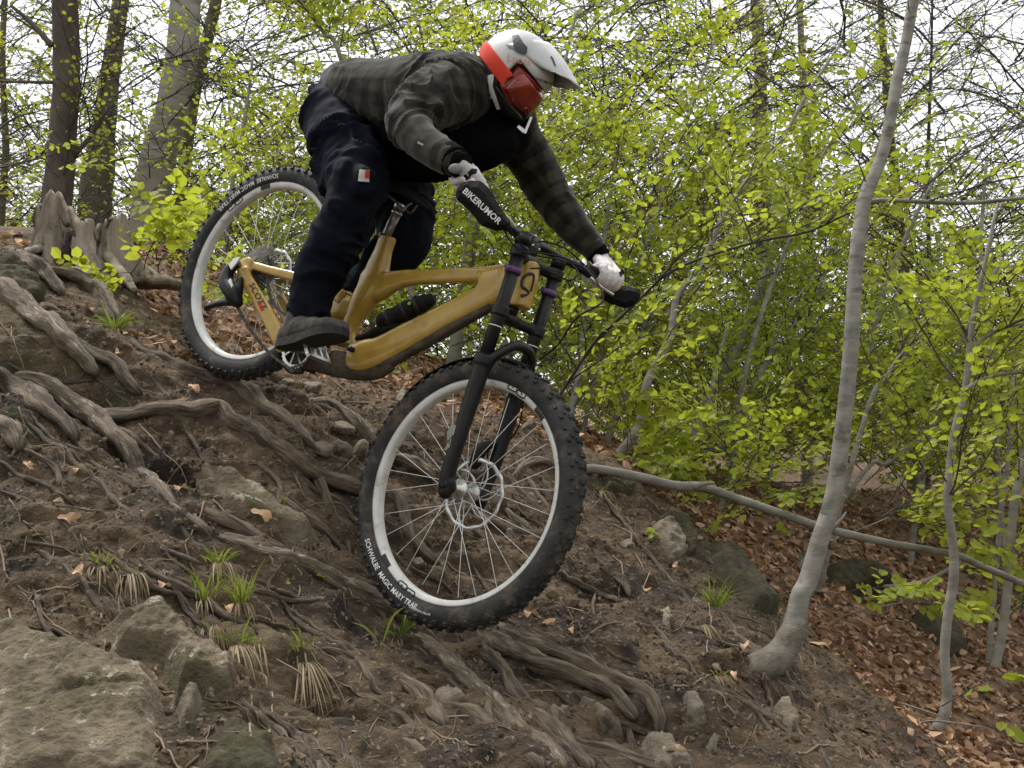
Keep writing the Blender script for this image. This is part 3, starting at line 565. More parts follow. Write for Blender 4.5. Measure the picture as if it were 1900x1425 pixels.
for i, a in enumerate([(127,973,34,'large curled orange leaf lying alone on the soil above the dry tufts'),(146,1072,26,'pale brown leaf lying left of the first dry tuft'),(302,1097,22,'small orange leaf between the two dry tufts'),(422,1139,24,'orange brown leaf among the blades of the grass patch'),
    (357,729,22,'pale orange leaf lying above the bridging root'),(335,753,16,'small yellowish leaf lying above the bridging root'),(215,663,18,'tan leaf at the head of the root below the green clump'),(333,918,22,'torn leaf caught on the speckled root'),(268,960,14,'tiny orange leaf lying below the speckled root'),
    (478,965,34,'brown ribbed leaf tucked under the mossy slab'),(1248,1058,18,'orange leaf standing on edge below the rounded pale rock'),(1192,1103,20,'folded orange leaf beside the square stone chip'),(1373,1208,26,'bright orange leaf at the foot of the bent trunk'),(1355,1262,18,'pale orange leaf below the foot of the bent trunk'),
    (1248,1408,34,'orange leaf lying on the blocky stone'),(1015,1170,30,'tan curled leaf just right of the front tyre contact'),(1035,1205,26,'long dry bark coloured leaf below the tyre'),(985,1150,24,'crumpled brown leaf against the front tyre'),(1060,1180,18,'upright tan leaf scrap right of the tyre'),(52,872,18,'reddish leaf scrap by the crooked thin root'),
    (105,940,12,'white rimmed leaf scrap on the soil'),(1505,1320,14,'pale leaf crumb beside the long twig'),(142,882,16,'brown leaf scrap in the debris by the crooked root')]): dead_leaf(a[0], a[1], a[2], a[3], seed=i*1.3)
for i, a in enumerate([(588,1076,24,'fresh green leaf lying on the pale barked root'),(527,1090,12,'tiny green leaf lying left of the fresh green leaf')]): dead_leaf(a[0], a[1], a[2], a[3], 'leaf', seed=i)

# ------------------------------------------------------------------ grass
def blades(root_, name, mat_, n_, L0, L1, w, base, spread, droop, up, side=None):
    mb = MB()
    for i in range(n_):
        a = random.uniform(0, 2*math.pi); d = np.array([math.cos(a), math.sin(a), 0]); L_ = random.uniform(L0, L1)
        v = unit(np.array(up)*1+d*spread*random.uniform(.2, 1)+(np.array(side)*random.uniform(.3, 1) if side is not None else 0)); b0 = base+d*random.uniform(0, .030); L_ *= random.uniform(.55, 1.15)
        pts = [b0]; seg = 6
        for s in range(seg): pts.append(pts[-1]+v*L_/seg); v = unit(v+np.array([0, 0, -droop*random.uniform(.6, 1.3)])+RNG.normal(0, .05, 3))
        pts = np.array(pts); sd_ = unit(np.cross(v, [random.uniform(-.3, .3), 1, .2])); ww = w*random.uniform(.7, 1.2)*np.array([.5, .9, 1, .95, .75, .45, .05])
        V = np.vstack([pts-sd_*ww[:, None], pts+sd_*ww[:, None]+np.array([0, -.3*w, 0]), pts+np.array([0, .25*w, -.2*w])]); k = seg+1
        Fc = [(j, 2*k+j, 2*k+j+1, j+1) for j in range(seg)]+[(2*k+j, k+j, k+j+1, 2*k+j+1) for j in range(seg)]
        mb.add(V, Fc, tint=random.random())
    o = build(mb, name, M[mat_], root_); o['kind'] = 'stuff'; return o
def tuft(px, py, label, green=(20, .05, .10), dry=(20, .08, .14), gw=.0024, up=(0.08, -.25, 1), gd=.22, dd=.5, gs=.85):
    q, n = lay([px], [py], .0); q = q[0]; r = empty('grass_tuft', q); z0 = np.zeros(3)+n[0]*.005
    if dry[0]: blades(r, 'dry_blade', 'straw', dry[0], dry[1], dry[2], .0020, z0, .42, dd*.7, (.30, -.60, -.25))
    if green[0]: blades(r, 'green_blade', 'grass', green[0], green[1], green[2], gw, z0, gs, gd, up)
    return tag(r, label, 'grass', 'grass tufts on the bank')
tuft(190,1050,'dry drooping tuft with short green tips, nearest the picture edge',(20,.03,.06),(34,.06,.10)); tuft(243,1065,'dry drooping tuft with few green tips, above the wedge rock',(8,.02,.04),(46,.08,.14))
tuft(404,1045,'small green headed tuft with straw hanging beneath it',(26,.03,.07),(16,.08,.13)); tuft(380,1115,'upright bright green tuft in the middle of the bank',(18,.06,.12),(6,.05,.08),gs=.5)
tuft(395,1165,'dry straw clump with hardly any green, hanging beside the wedge rock',(3,.02,.05),(40,.07,.14)); tuft(448,1120,'lush bright green tuft with an arched dry blade',(34,.05,.12),(14,.06,.12),gs=.5)
tuft(440,1200,'green tuft above a broad hanging skirt of straw',(14,.05,.10),(50,.09,.19)); tuft(482,1195,'small splayed green tuft at the right of the straw skirt',(8,.05,.09),(22,.08,.16))
tuft(560,1210,'lone green tuft above a hanging bundle of dry blades',(14,.06,.10),(4,.05,.08)); tuft(572,1232,'hanging bundle of long dry blades on the dark soil',(0,0,0),(26,.12,.19),dd=.35)
tuft(740,1185,'wide bladed green tuft growing in front of the front tyre',(11,.09,.16),(10,.04,.07),gw=.0052,gd=.22,gs=.9); tuft(705,1195,'long dry stems hanging down left of the front tyre',(2,.10,.16),(12,.13,.22),dd=.38,gw=.005)
tuft(212,612,'soft green grass clump below the stump',(70,.05,.12),(6,.05,.08),gs=1.1,gd=.2); tuft(255,660,'hanging dry grass bundle below the green clump',(0,0,0),(14,.10,.16),dd=.4)
tuft(1325,1130,'bright green tuft on the rim below the dark mossy rock',(46,.07,.15),(8,.05,.08),gs=.7,gd=.14); tuft(1305,1160,'dry hanging tuft just under the rim tuft',(0,0,0),(34,.08,.15),dd=.42)
tuft(1335,1255,'dry pale straw clump below the bent trunk base',(6,.02,.04),(26,.05,.09)); tuft(508,945,'tiny green tuft growing on the mossy slab',(10,.03,.06),(8,.03,.05))
tuft(1115,912,'thin dry tuft under the fallen branch end',(2,.03,.05),(12,.06,.10)); tuft(625,1090,'sparse green sprig above the dark gap by the pale root',(4,.05,.08),(3,.03,.05)); tuft(185,560,'thin upright grass blades beside the smooth brown root',(9,.07,.11),(2,.04,.06),gs=.5)

# ------------------------------------------------------------------ stump
def stump():
    c = P(150, 480, 4.75); k = 4.75/F; r = empty('tree_stump', c)
    H = lambda a: .30+.035*math.sin(a*3+1)+.05*abs(math.sin(a*6.5+2))-.03*abs(math.sin(a*13))+.025*math.sin(a*23)+.10*max(0, math.cos(a-4.2))**12
    n_ = 72; rows = 15; V = []; Fc = []
    for i in range(n_):
        a = 2*math.pi*i/n_
        for j in range(rows):
            t = j/(rows-1); rad = .165*(1+.10*math.sin(5*a+1)+.06*math.sin(9*a))*(1+.85*(1-t)**3*(1+.5*math.sin(4*a+.5)))
            hh = H(a)*t+.0
            V.append((rad*math.cos(a), rad*math.sin(a)*.9, -.10+hh*.80))
    for i in range(n_):
        a = 2*math.pi*i/n_
        for j in range(rows-1):
            t = j/(rows-1); dx = ((a-4.65+math.pi) % (2*math.pi))-math.pi; d2 = ((a-5.35+math.pi) % (2*math.pi))-math.pi; d3 = ((a-4.02+math.pi) % (2*math.pi))-math.pi
            if abs(dx) < .20+.07*math.sin(t*9) and .10 < t < .74: continue        # the rotten openings
            if abs(d2) < .07 and .45 < t < .72: continue
            if abs(d3) < .09 and .12 < t < .36: continue
            i2 = (i+1) % n_; Fc.append((i*rows+j, i2*rows+j, i2*rows+j+1, i*rows+j+1))
    V = np.array(V); V += V*np.array([1, 1, 0])*(.10*fbm(np.c_[V[:, :2]*26, V[:, 2]*5], 3))[:, None]+.008*fbm(V*30, 3)[:, None]
    o = make('stump_wall', V, Fc, M['stump'], r); s = o.modifiers.new('s', 'SOLIDIFY'); s.thickness = .028; s.offset = -1
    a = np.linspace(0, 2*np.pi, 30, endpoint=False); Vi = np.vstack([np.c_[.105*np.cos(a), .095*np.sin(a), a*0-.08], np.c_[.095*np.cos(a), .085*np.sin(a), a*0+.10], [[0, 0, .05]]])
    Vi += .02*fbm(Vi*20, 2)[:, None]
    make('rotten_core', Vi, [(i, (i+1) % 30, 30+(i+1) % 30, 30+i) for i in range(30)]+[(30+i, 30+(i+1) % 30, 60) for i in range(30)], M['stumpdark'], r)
    for pts in ([(95,458,11),(60,465,9),(20,478,7),(-20,495,4)], [(200,475,12),(225,505,10),(250,540,7)]):
        q = np.array([P(x_, y_, 4.68-.12*i) for i, (x_, y_, w_) in enumerate(pts)]); s_ = spline(np.c_[q, [w_*k for *_, w_ in pts]], 22)
        V, Fc = tube(s_[:, :3], s_[:, 3], 10, .2, 30, .8); make('stump_root', V-c, Fc, M['stump'], r)
    tag(r, 'hollow rotten tree stump with a jagged pale rim above the bank', 'stump')
stump()

# ------------------------------------------------------------------ trees
def stem_pts(pts, dslope=0.0):
    """rows (px,py,width_px,distance)"""
    a = np.asarray(pts, float); return np.array([[*P(x_, y_, d_), w_/2*d_/F] for x_, y_, w_, d_ in a])
def to_ground(s):
    b = s[0]; g = float(h(np.array([b[0]]), np.array([b[1]]))[0])
    if b[2] > g-.05:
        dv = unit(s[0, :3]-s[1, :3]); dv = unit(dv+np.array([0, 0, -.8])); L_ = (b[2]-g+.10)/max(.3, -dv[2])
        s = np.vstack([[*(b[:3]+dv*L_), b[3]*1.25], s])
    return s
def trunk_mesh(root_, c, s, m, name='trunk', seg=12, rough=.035, knots=True, per=.05):
    L_ = np.linalg.norm(np.diff(s[:, :3], axis=0), axis=1).sum(); n_ = int(min(160, max(10, L_/per))); q = spline(s, n_); q[:, 3] = np.maximum(q[:, 3], .0015)
    q[:, :3] += (.12*q[:, 3:4])*np.c_[noise(q[:, :3]*3), noise(q[:, :3]*3+40), noise(q[:, :3]*3+80)]
    q[:, 3] *= 1+.035*fbm(q[:, :3]*3, 2)
    V, Fc = tube(q[:, :3], q[:, 3], seg, rough, 16); return make(name, V-c, Fc, M[m], root_), q
# spray templates: a side branch lying along +x with twigs and leaves, about 1 m long
LF = np.array([(0, 0, 0), (.28, .34, .04), (.68, .34, .02), (1, 0, -.10), (.68, -.34, .02), (.28, -.34, .04), (.5, 0, -.05)])
LFF = [(0, 6, 1), (1, 6, 2), (2, 6, 3), (3, 6, 4), (4, 6, 5), (5, 6, 0)]
def leafR(d, up, roll):
    x_ = unit(d); y_ = unit(np.cross(up, x_)); z_ = np.cross(x_, y_); c, s = math.cos(roll), math.sin(roll); return np.stack([x_, c*y_+s*z_, -s*y_+c*z_], 1)
def template(seed, ntw=9, lpt=4, size=1., curve=.12, leafy=1.):
    rs = np.random.default_rng(seed); mb = MB(); LP = []; LR = []
    main = [np.zeros(3)]; v = np.array([1, 0, .25])
    for i in range(10): main.append(main[-1]+unit(v)*.1); v = v+rs.normal(0, curve, 3)+np.array([0, 0, -.03])
    main = np.array(main); V, Fc = tube(main, np.linspace(.006, .0015, 11), 4, cap=False); mb.add(V, Fc)
    for i in range(ntw):
        t = .15+.85*(i+rs.uniform(0, .6))/ntw; b = main[min(10, int(t*10))]; sg = 1 if i % 2 else -1
        d = unit(np.array([1, sg*rs.uniform(.5, 1.4), rs.normal(.1, .25)])); L_ = rs.uniform(.15, .38)*(1.15-.6*t); tw = [b]
        for j in range(4): tw.append(tw[-1]+d*L_/4); d = unit(d+rs.normal(0, .12, 3))
        tw = np.array(tw); V, Fc = tube(tw, np.linspace(.0028, .001, 5), 3, cap=False); mb.add(V, Fc)
        for j in range(lpt):
            if rs.uniform() > leafy: continue
            b2 = tw[min(4, 1+j*4//lpt)]+rs.normal(0, .008, 3); sg2 = 1 if j % 2 else -1
            dd = unit(d+sg2*.8*np.cross([0, 0, 1], d)+np.array([0, 0, rs.uniform(-.55, .1)])); LP.append(b2); LR.append(leafR(dd, [rs.normal(0, .35), rs.normal(0, .35), 1], rs.normal(0, .5)))
    return np.vstack(mb.V), np.array(mb.F), np.array(LP), np.array(LR)
TA = [template(s, 9, 4) for s in range(7)]; TB = [template(s+20, 15, 3, leafy=.8) for s in range(5)]; TD = [template(s+70, 3, 3) for s in range(3)]; TC = [template(s+40, 17, 2, leafy=.28) for s in range(4)]
def Rdir(d, roll):
    d = np.asarray(d, float); x_ = d/np.linalg.norm(d, axis=1)[:, None]; up = np.array([0, 0, 1.]); y_ = np.cross(up, x_); y_ /= np.linalg.norm(y_, axis=1)[:, None]+1e-9; z_ = np.cross(x_, y_)
    c, s = np.cos(roll)[:, None], np.sin(roll)[:, None]; return np.stack([x_, c*y_+s*z_, -s*y_+c*z_], -1)
class Sprays:
    def __init__(s): s.tw = []; s.lp = []; s.lr = []; s.ls = []; s.tt = []
    def add(s, T, pos, dirs, sc, leaf, tb=.5):
        """instances of random templates T at pos, pointing along dirs, scaled sc, leaf length leaf"""
        n = len(pos); R_ = Rdir(dirs, RNG.normal(0, .35, n)); pick = RNG.integers(0, len(T), n)
        for ti, (V, Fc, LP, LR) in enumerate(T):
            k = np.where(pick == ti)[0]
            if not len(k): continue
            A = np.einsum('nij,vj->nvi', R_[k], V)*sc[k][:, None, None]+pos[k][:, None]; s.tw.append((A, Fc))
            lp = np.einsum('nij,vj->nvi', R_[k], LP)*sc[k][:, None, None]+pos[k][:, None]; lr = np.einsum('nij,mjk->nmik', R_[k], LR)
            s.lp.append(lp.reshape(-1, 3)); s.lr.append(lr.reshape(-1, 3, 3)); m = lp.shape[0]*lp.shape[1]
            s.ls.append(np.repeat(leaf[k], len(LP))*RNG.uniform(.65, 1.15, m)); s.tt.append(np.clip(np.repeat(RNG.normal(tb, .18, len(k)), len(LP))+RNG.normal(0, .18, m), 0, 1))
    def twigs(s, name, mat_, c=(0, 0, 0), parent=None):
        V = []; FF = []; o = 0
        for A, Fc in s.tw:
            m, k = A.shape[:2]; FF.append((Fc[None]+(np.arange(m)*k)[:, None, None]).reshape(-1, 4)+o); V.append(A.reshape(-1, 3)); o += m*k
        r = make(name, np.vstack(V)-c, np.vstack(FF), mat_, parent, False); r['kind'] = 'stuff'; return r
    def leaves(s, name, mat_, c=np.zeros(3), parent=None, singles=0, keep=None):
        p = np.vstack(s.lp); R_ = np.vstack(s.lr); z_ = np.concatenate(s.ls); t = np.concatenate(s.tt)
        if keep is not None: k = keep(p); p, R_, z_, t = p[k], R_[k], z_[k], t[k]
        if singles:
            o = np.argsort(-z_/p[:, 1]*(1+.001*np.arange(len(z_)) % 2)); px = 950+F*p[:, 0]/p[:, 1]; py = 712.5-F*p[:, 2]/p[:, 1]
            o = [i for i in o if -20 < px[i] < 1920 and -20 < py[i] < 1445 and p[i, 1] > 1 and z_[i]/p[i, 1]*F > 11][:singles]
            for i in o:
                b = bpy.data.objects.new('leaf', LEAFMESH[int(t[i]*3.99)]); COL.objects.link(b); b.parent = parent
                b.matrix_local = Matrix.Translation(Vector(p[i]-c)) @ Matrix([list(r) for r in R_[i]*z_[i]]).to_4x4()
            k = np.ones(len(p), bool); k[o] = False; p, R_, z_, t = p[k], R_[k], z_[k], t[k]
        if not len(p): return
        r = scatter(name, LF, LFF, p-c, R_, z_, mat_, t, parent=parent, smooth=False); r['kind'] = 'stuff'; return r
LEAFMESH = []
for i in range(4):
    o = make('leaf_blade', LF, LFF, M['leaf'], smooth=False, attrs={'tint': np.full(7, .2+.2*i)}); LEAFMESH.append(o.data); bpy.data.objects.remove(o)
def tree(pts, label, m='sapling', name='young_tree', cat='tree', group='young trees on the slope behind the bank', nb=14, L=(.5, 1.0), t0=.25, leaf=.041, T=TA, singles=40, ground=True, extra=(), seg=10, tb=.5, bend=.5, limbs=()):
    s = stem_pts(pts)
    if name == 'beech_tree': s[:, 3] *= .86
    if ground: s = to_ground(s)
    c = s[0, :3].copy(); r = empty(name, c); tr_, q = trunk_mesh(r, c, s, m, seg=seg)
    S = Sprays(); segs = [(q, nb, t0)]
    for lp in limbs:
        ls = stem_pts(lp); _, lq = trunk_mesh(r, c, ls, m if m != 'brown_bark' else m, 'limb', 8); segs.append((lq, max(2, nb//3), .3))
    if nb:
        for q_, n_, tt0 in segs:
            t = tt0+(1-tt0)*RNG.uniform(0, 1, n_); i = np.minimum((t*(len(q_)-1)).astype(int), len(q_)-1); a = RNG.uniform(0, 2*np.pi, n_); ax = q_[-1, :3]-q_[0, :3]; ax /= np.linalg.norm(ax)
            d = np.c_[np.cos(a), np.sin(a)*.8, RNG.uniform(.0, .7, n_)]+ax*bend; S.add(T, q_[i, :3], d, RNG.uniform(*L, n_)*(1.1-.5*t), np.full(n_, leaf), tb)
        S.twigs('branches', M['twig'] if m != 'beech' else M['twig'], c, r); S.leaves('foliage', M['leaf'], c, r, singles)
    return tag(r, label, cat, group)
def lin(a, d0, d1=None):
    n_ = len(a); d1 = d0 if d1 is None else d1; return [(x_, y_, w_, d0+(d1-d0)*i/(n_-1)) for i, (x_, y_, w_) in enumerate(a)]
gl = 'tall trees standing beyond the stump'
tree(lin([(1446,1217,54),(1473,1173,46),(1486,1107,43),(1500,1080,42),(1521,1005,39),(1546,921,37),(1563,795,35),(1576,668,33),(1584,560,32),(1588,484,31),(1597,421,32),(1605,366,30),(1635,295,26),(1652,219,24),(1664,147,24),(1681,76,23),(1694,0,24),(1712,-90,22)], 3.28, 3.75),
     'pale smooth beech trunk bent like a hook where it meets the bank', 'beech', 'beech_tree', 'tree', None, 9, (.4, .8), .55, .05, TC, 20, False, seg=20,
     limbs=[lin([(1604,378,12),(1640,372,9),(1700,374,8),(1800,377,8),(1910,366,7)], 3.62)])
tree(lin([(1668,1432,26),(1680,1408,24),(1714,1379,24),(1749,1335,21),(1758,1282,19),(1753,1217,18),(1758,1151,18),(1771,1063,18),(1767,997,15),(1758,932,15),(1762,866,14),(1771,800,14),(1790,727,13),(1799,647,12),(1807,584,10),(1830,480,8),(1850,380,6)], 3.9, 4.4),
     'thin crooked grey trunk crossing the fallen branch, leaning out from the bottom edge', 'sapling', 'young_tree', 'tree', nb=12, t0=.5, singles=60, group=None, limbs=[lin([(1792,723,9),(1820,706,8),(1860,694,7),(1910,690,6)], 4.25), lin([(1800,650,8),(1835,622,7),(1870,606,6),(1910,600,5)], 4.3)])
tree(lin([(1832,1287,22),(1846,1239,19),(1863,1151,18),(1872,1063,17),(1876,975,16),(1889,888,15),(1902,830,14),(1925,700,12)], 5.0, 5.4), 'grey sapling trunk at the picture edge, thicker of the pair', 'sapling', nb=8, t0=.3, singles=40)
tree(lin([(1832,1239,11),(1840,1160,11),(1846,1107,10),(1854,975,9),(1870,860,8),(1880,700,7)], 5.2, 5.6), 'thin sapling trunk standing just left of the thicker edge sapling', 'sapling', nb=8, singles=40)
_b = bpy.data.objects['beech_tree']; _c = np.array(_b.location)
_s = spline(np.array([[*(P(1310,1262,3.17)+[0, .05, -.10]), .045], [*(P(1372,1250,3.22)+[0, .02, -.015]), .052], [*P(1412,1240,3.25), .0535], [*P(1446,1216,3.28), .0475], [*P(1470,1175,3.31), .0415], [*P(1481,1130,3.35), .0365], [*P(1490,1092,3.37), .0285]]), 40)
V, Fc = tube(_s[:, :3], _s[:, 3]*.9, 20, .12, 22); make('root_flare', V-_c, Fc, M['beech_base'], _b)
for x_, y_, d_, r_ in ((1543,1010,3.42,.018),(1505,1075,3.36,.009),(1540,985,3.44,.008),(1592,452,3.6,.010),(1560,840,3.46,.006)):
    V = ICO2[0]*np.array([r_, r_*.8, r_])*(1+.2*fbm(ICO2[0]*3, 2))[:, None]+P(x_, y_, d_)+[0, -.004, 0]; make('branch_scar', V-_c, ICO2[1], M['beech_base'], _b)
# fallen branch
def branch(pts, label, limbs=(), m='sapling', cat='branch', name='fallen_branch'):
    s = stem_pts(pts); s[:, 3] *= .86; c = s[0, :3].copy(); r = empty(name, c); trunk_mesh(r, c, s, m, 'bough', 14, .09)
    for l_ in limbs: trunk_mesh(r, c, stem_pts(l_), m, 'side_branch', 7)
    return tag(r, label, cat)
branch(lin([(1060,874,16),(1085,872,20),(1110,872,21),(1188,886,21),(1254,901,21),(1297,903,21),(1330,912,20),(1372,927,20),(1451,954,19),(1521,977,18),(1582,993,18),(1670,1011,16),(1767,1028,16),(1819,1050,15),(1910,1088,14)], 4.25, 4.7),
       'long grey branch lying slantwise behind the bent beech trunk', [lin([(1285,903,14),(1305,898,9),(1326,896,4)], 4.3), lin([(1540,985,9),(1560,965,6),(1570,950,3)], 4.5)])
branch(lin([(1640,1088,8),(1672,1087,10),(1705,1081,10),(1735,1070,9),(1762,1055,8)], 4.5), 'short grey branch hanging under the long fallen one', [lin([(1690,1085,4),(1700,1100,3),(1712,1120,2)], 4.5)])
# the tall trees on the left
tree(lin([(98,480,66),(104,390,57),(110,330,52),(114,294,50),(118,230,49),(122,163,48),(122,80,47),(121,0,46),(119,-120,42)], 8.6), 'dark brown rough barked tree trunk rising behind the rotten stump', 'brown_bark', 'tall_tree', 'tree', gl, 10, (.8, 1.6), .1, .04, TC, 0, seg=18,
     limbs=[lin([(96,85,12),(60,45,9),(20,10,6)], 8.5), lin([(98,153,7),(50,152,6),(-20,150,5)], 8.5), lin([(138,290,9),(170,250,8),(200,200,6)], 8.6)])
tree(lin([(268,520,76),(274,457,72),(281,375,69),(293,294,66),(308,240,62),(320,196,60),(336,98,58),(346,0,56),(356,-120,50)], 8.8), 'thick pale grey beech trunk leaning slightly behind the leafy sprigs', 'beech_far', 'tall_tree', 'tree', gl, 8, (.8, 1.5), .1, .045, TA, 0, seg=20)
tree(lin([(176,460,66),(183,326,60),(190,260,48),(202,163,38),(214,80,34),(225,0,30),(232,-80,28)], 12), 'greenish brown trunk standing between the dark trunk and the grey beech', 'mossy_bark', 'tall_tree', 'tree', gl, 10, (1, 1.8), .1, .05, TA, 0, seg=12)
tree(lin([(330,420,24),(345,280,24),(359,183,24),(375,114,24),(401,0,22),(412,-60,20)], 10.5), 'slim mossy trunk leaning out just right of the grey beech', 'mossy_bark', 'tall_tree', 'tree', gl, 8, (.8, 1.4), .2, .05, TA, 0)
tree(lin([(2,420,14),(10,300,13),(8,200,12),(4,90,11),(10,-20,10)], 11), 'thin brown trunk right at the picture edge, farthest from the riders bike', 'mossy_bark', 'tall_tree', 'tree', gl, 10, (.8, 1.5), .1, .035, TC, 0)
tree(lin([(1415,420,26),(1411,190,24),(1410,105,24),(1403,0,22),(1400,-60,22)], 13), 'straight grey trunk high above the saplings', 'beech_far', 'tall_tree', 'tree', None, 8, (1, 1.8), .1, .04, TC, 0)
tree(lin([(1690,760,20),(1680,560,19),(1668,400,18),(1652,250,16),(1640,100,14),(1632,-30,12)], 12), 'dim brown trunk half hidden behind the pale bent beech', 'mossy_bark', 'tall_tree', 'tree', None, 10, (.8, 1.6), .1, .035, TC, 0)
tree(lin([(1722,740,9),(1723,500,8),(1722,300,7),(1728,100,5),(1730,-20,4)], 11), 'straight thin dark pole of a tree against the white sky', 'twig', 'young_tree', 'tree', None, 12, (.7, 1.4), .2, .03, TC, 0)
tree(lin([(838,760,30),(838,685,27),(845,640,25),(860,530,25),(877,430,24),(890,340,22),(905,240,20)], 6.8), 'pale grey trunk showing behind the bicycle frame', 'beech_far', 'tall_tree', 'tree', None, 5, (.6, 1), .5, .05, TA, 20)
tree(lin([(1500,700,20),(1503,560,20),(1500,420,18),(1498,300,16),(1490,150,14),(1484,0,12)], 13), 'blurred grey trunk left of the bent beech, far down the slope', 'beech_far', 'tall_tree', 'tree', None, 8, (.8, 1.6), .1, .035, TC, 0)
SAP = [
 ([(1110,880,14),(1125,866,15),(1184,795,14),(1201,710,13),(1243,626,12),(1256,550,10),(1298,500,9),(1310,476,9),(1336,413,8),(1361,370,8),(1395,324,7),(1445,269,6),(1496,177,5),(1563,76,4)], 5.6, 6.4, 'long sapling with an S shaped grey stem rising from the end of the fallen branch'),
 ([(1129,811,12),(1163,727,11),(1180,656,10),(1201,593,9),(1235,521,7),(1262,440,5)], 6.6, 6.9, 'sapling with two stems close together right of the hand guard'),
 ([(1290,800,14),(1302,774,14),(1336,702,16),(1369,639,15),(1395,571,13),(1424,500,11),(1450,420,9),(1500,330,7),(1560,240,5)], 6.6, 7.2, 'stout leaning sapling in the middle of the green thicket'),
 ([(1374,795,9),(1403,710,9),(1428,660,8),(1458,584,7),(1508,517,5),(1560,430,4)], 6.9, 7.3, 'dark slim sapling leaning beside the stout one'),
 ([(1250,905,10),(1256,891,10),(1281,837,9),(1310,760,8),(1330,680,6),(1350,600,4)], 6.0, 6.4, 'short sapling crossing behind the fallen branch'),
 ([(1310,1000,14),(1315,984,13),(1340,930,12),(1361,837,11),(1380,700,9),(1420,560,7),(1470,430,5)], 6.0, 6.6, 'sapling growing out of the mossy rocks beyond the rim'),
 ([(1605,774,8),(1643,702,8),(1668,664,7),(1715,630,6),(1780,590,4)], 5.6, 5.8, 'dark bare looking sapling right of the bent beech'),
 ([(1600,880,7),(1647,858,7),(1753,786,7),(1854,753,6),(1930,720,5)], 6.0, 6.2, 'sapling bough reaching sideways towards the picture edge'),
 ([(1010,780,8),(1060,700,8),(1110,626,9),(1150,590,9),(1197,545,8),(1243,505,8),(1311,476,7),(1415,446,7),(1500,430,6),(1575,395,5)], 5.0, 4.4, 'leaning stem running from behind the far hand guard up to the bent beech'),
 ([(1060,760,12),(1075,690,10),(1085,600,9),(1110,500,8),(1130,380,6),(1150,250,4)], 6.2, 6.8, 'thin sapling right beside the brake cable loop'),
 ([(1540,900,10),(1560,800,10),(1610,660,9),(1640,540,8),(1690,420,6),(1750,300,4)], 7.2, 7.6, 'leaning sapling behind the upper part of the bent beech'),
 ([(1700,950,9),(1720,850,9),(1745,740,8),(1790,620,7),(1860,480,5)], 6.6, 7, 'sapling between the crooked trunk and the bent beech'),
 ([(700,690,8),(690,600,8),(672,520,7),(640,440,6)], 7.4, 7.4, 'sapling behind the seat tube of the bicycle'),
 ([(1120,640,6),(1190,480,6),(1240,330,5),(1290,180,4),(1330,60,3)], 6.5, 7, 'slender sapling above the far hand guard'),
 ([(1440,780,7),(1480,650,7),(1540,480,6),(1600,340,5),(1660,200,4),(1720,80,3)], 7.5, 8, 'sapling leaning out behind the beech crown'),
 ([(430,600,8),(420,500,8),(425,380,7),(450,250,6),(470,100,4)], 7, 7.4, 'sapling behind the rear wheel'),
 ([(640,130,7),(600,60,6),(540,-20,5)], 6.5, 6.5, 'sapling bough above the riders back'),
 ([(960,560,7),(985,450,7),(1005,300,6),(1040,150,5),(1070,20,4)], 7, 7.4, 'sapling behind the helmet and the handlebar'),
 ([(1180,430,5),(1260,400,5),(1330,380,4),(1400,350,3)], 6.8, 7, 'thin dark bough crossing the thicket above the far hand'),
 ([(1860,1000,9),(1850,850,9),(1836,640,8),(1820,480,6),(1830,300,5)], 6.4, 6.8, 'sapling with a pale stem near the picture edge'),
]
for a, d0, d1, lb in SAP: tree(lin([(x_, y_, w_*(.72 if 'far hand guard up' in lb else 1.25)) for x_, y_, w_ in a], d0-.3, d1-.3), lb, m='twig' if 'far hand guard up' in lb else 'sapling', nb=20, singles=70, t0=.12, L=(.4, .9))
# leafy sprigs low over the ground
def sprig(px, py, d, dx, dz, label, n_=3, sc=.4, leaf=.06, dy=-.2):
    TT = TD if n_ <= 1 else TA
    c = P(px, py, d); r = empty('leafy_sprig', c); S = Sprays(); pos = np.repeat(c[None], n_, 0)+RNG.normal(0, .03, (n_, 3))
    g = float(h(np.array([c[0]]), np.array([c[1]]))[0]); hg = c[2]-g; gx2 = c[0]-.55*hg-.05; g2 = float(h(np.array([gx2]), np.array([c[1]+.3]))[0]); st = spline([(gx2, c[1]+.3, g2-.03), (c[0]-.38*hg-.04, c[1]+.2, (g2*.55+c[2]*.45)), tuple(c)], 12)
    V, Fc = tube(st, np.linspace(.0045, .0025, 12), 5); make('stem', V-c, Fc, M['sapling'], r)
    S.add(TT, pos, np.array([dx, dy, dz])+RNG.normal(0, .25, (n_, 3)), np.full(n_, sc)*RNG.uniform(.8, 1.2, n_), np.full(n_, leaf if n_ < 4 else leaf*.72), .6)
    S.twigs('twigs', M['twig'], c, r); S.leaves('foliage', M['leaf'], c, r, 120); return tag(r, label, 'plant', 'leafy sprigs by the bank')
sprig(262,480,4.5,.3,.3,'fresh green sprig in front of the stump side',3,.36); sprig(230,520,4.4,-.7,-.1,'low green sprig below the stump',3,.32,.05); sprig(300,500,4.8,.4,0,'broad leafy sprig left of the rear wheel',6,.5,.055)
sprig(1235,1018,4.1,-.5,.05,'tiny sprig of three leaves in front of the rounded pale rock',1,.12,.05); sprig(1560,1100,4.3,.8,.05,'small sprig behind the bent trunk, over the leaf litter',2,.34,.05); sprig(1690,1115,4.3,.8,.1,'small sprig right of the bent trunk near the crooked one',2,.3,.05)
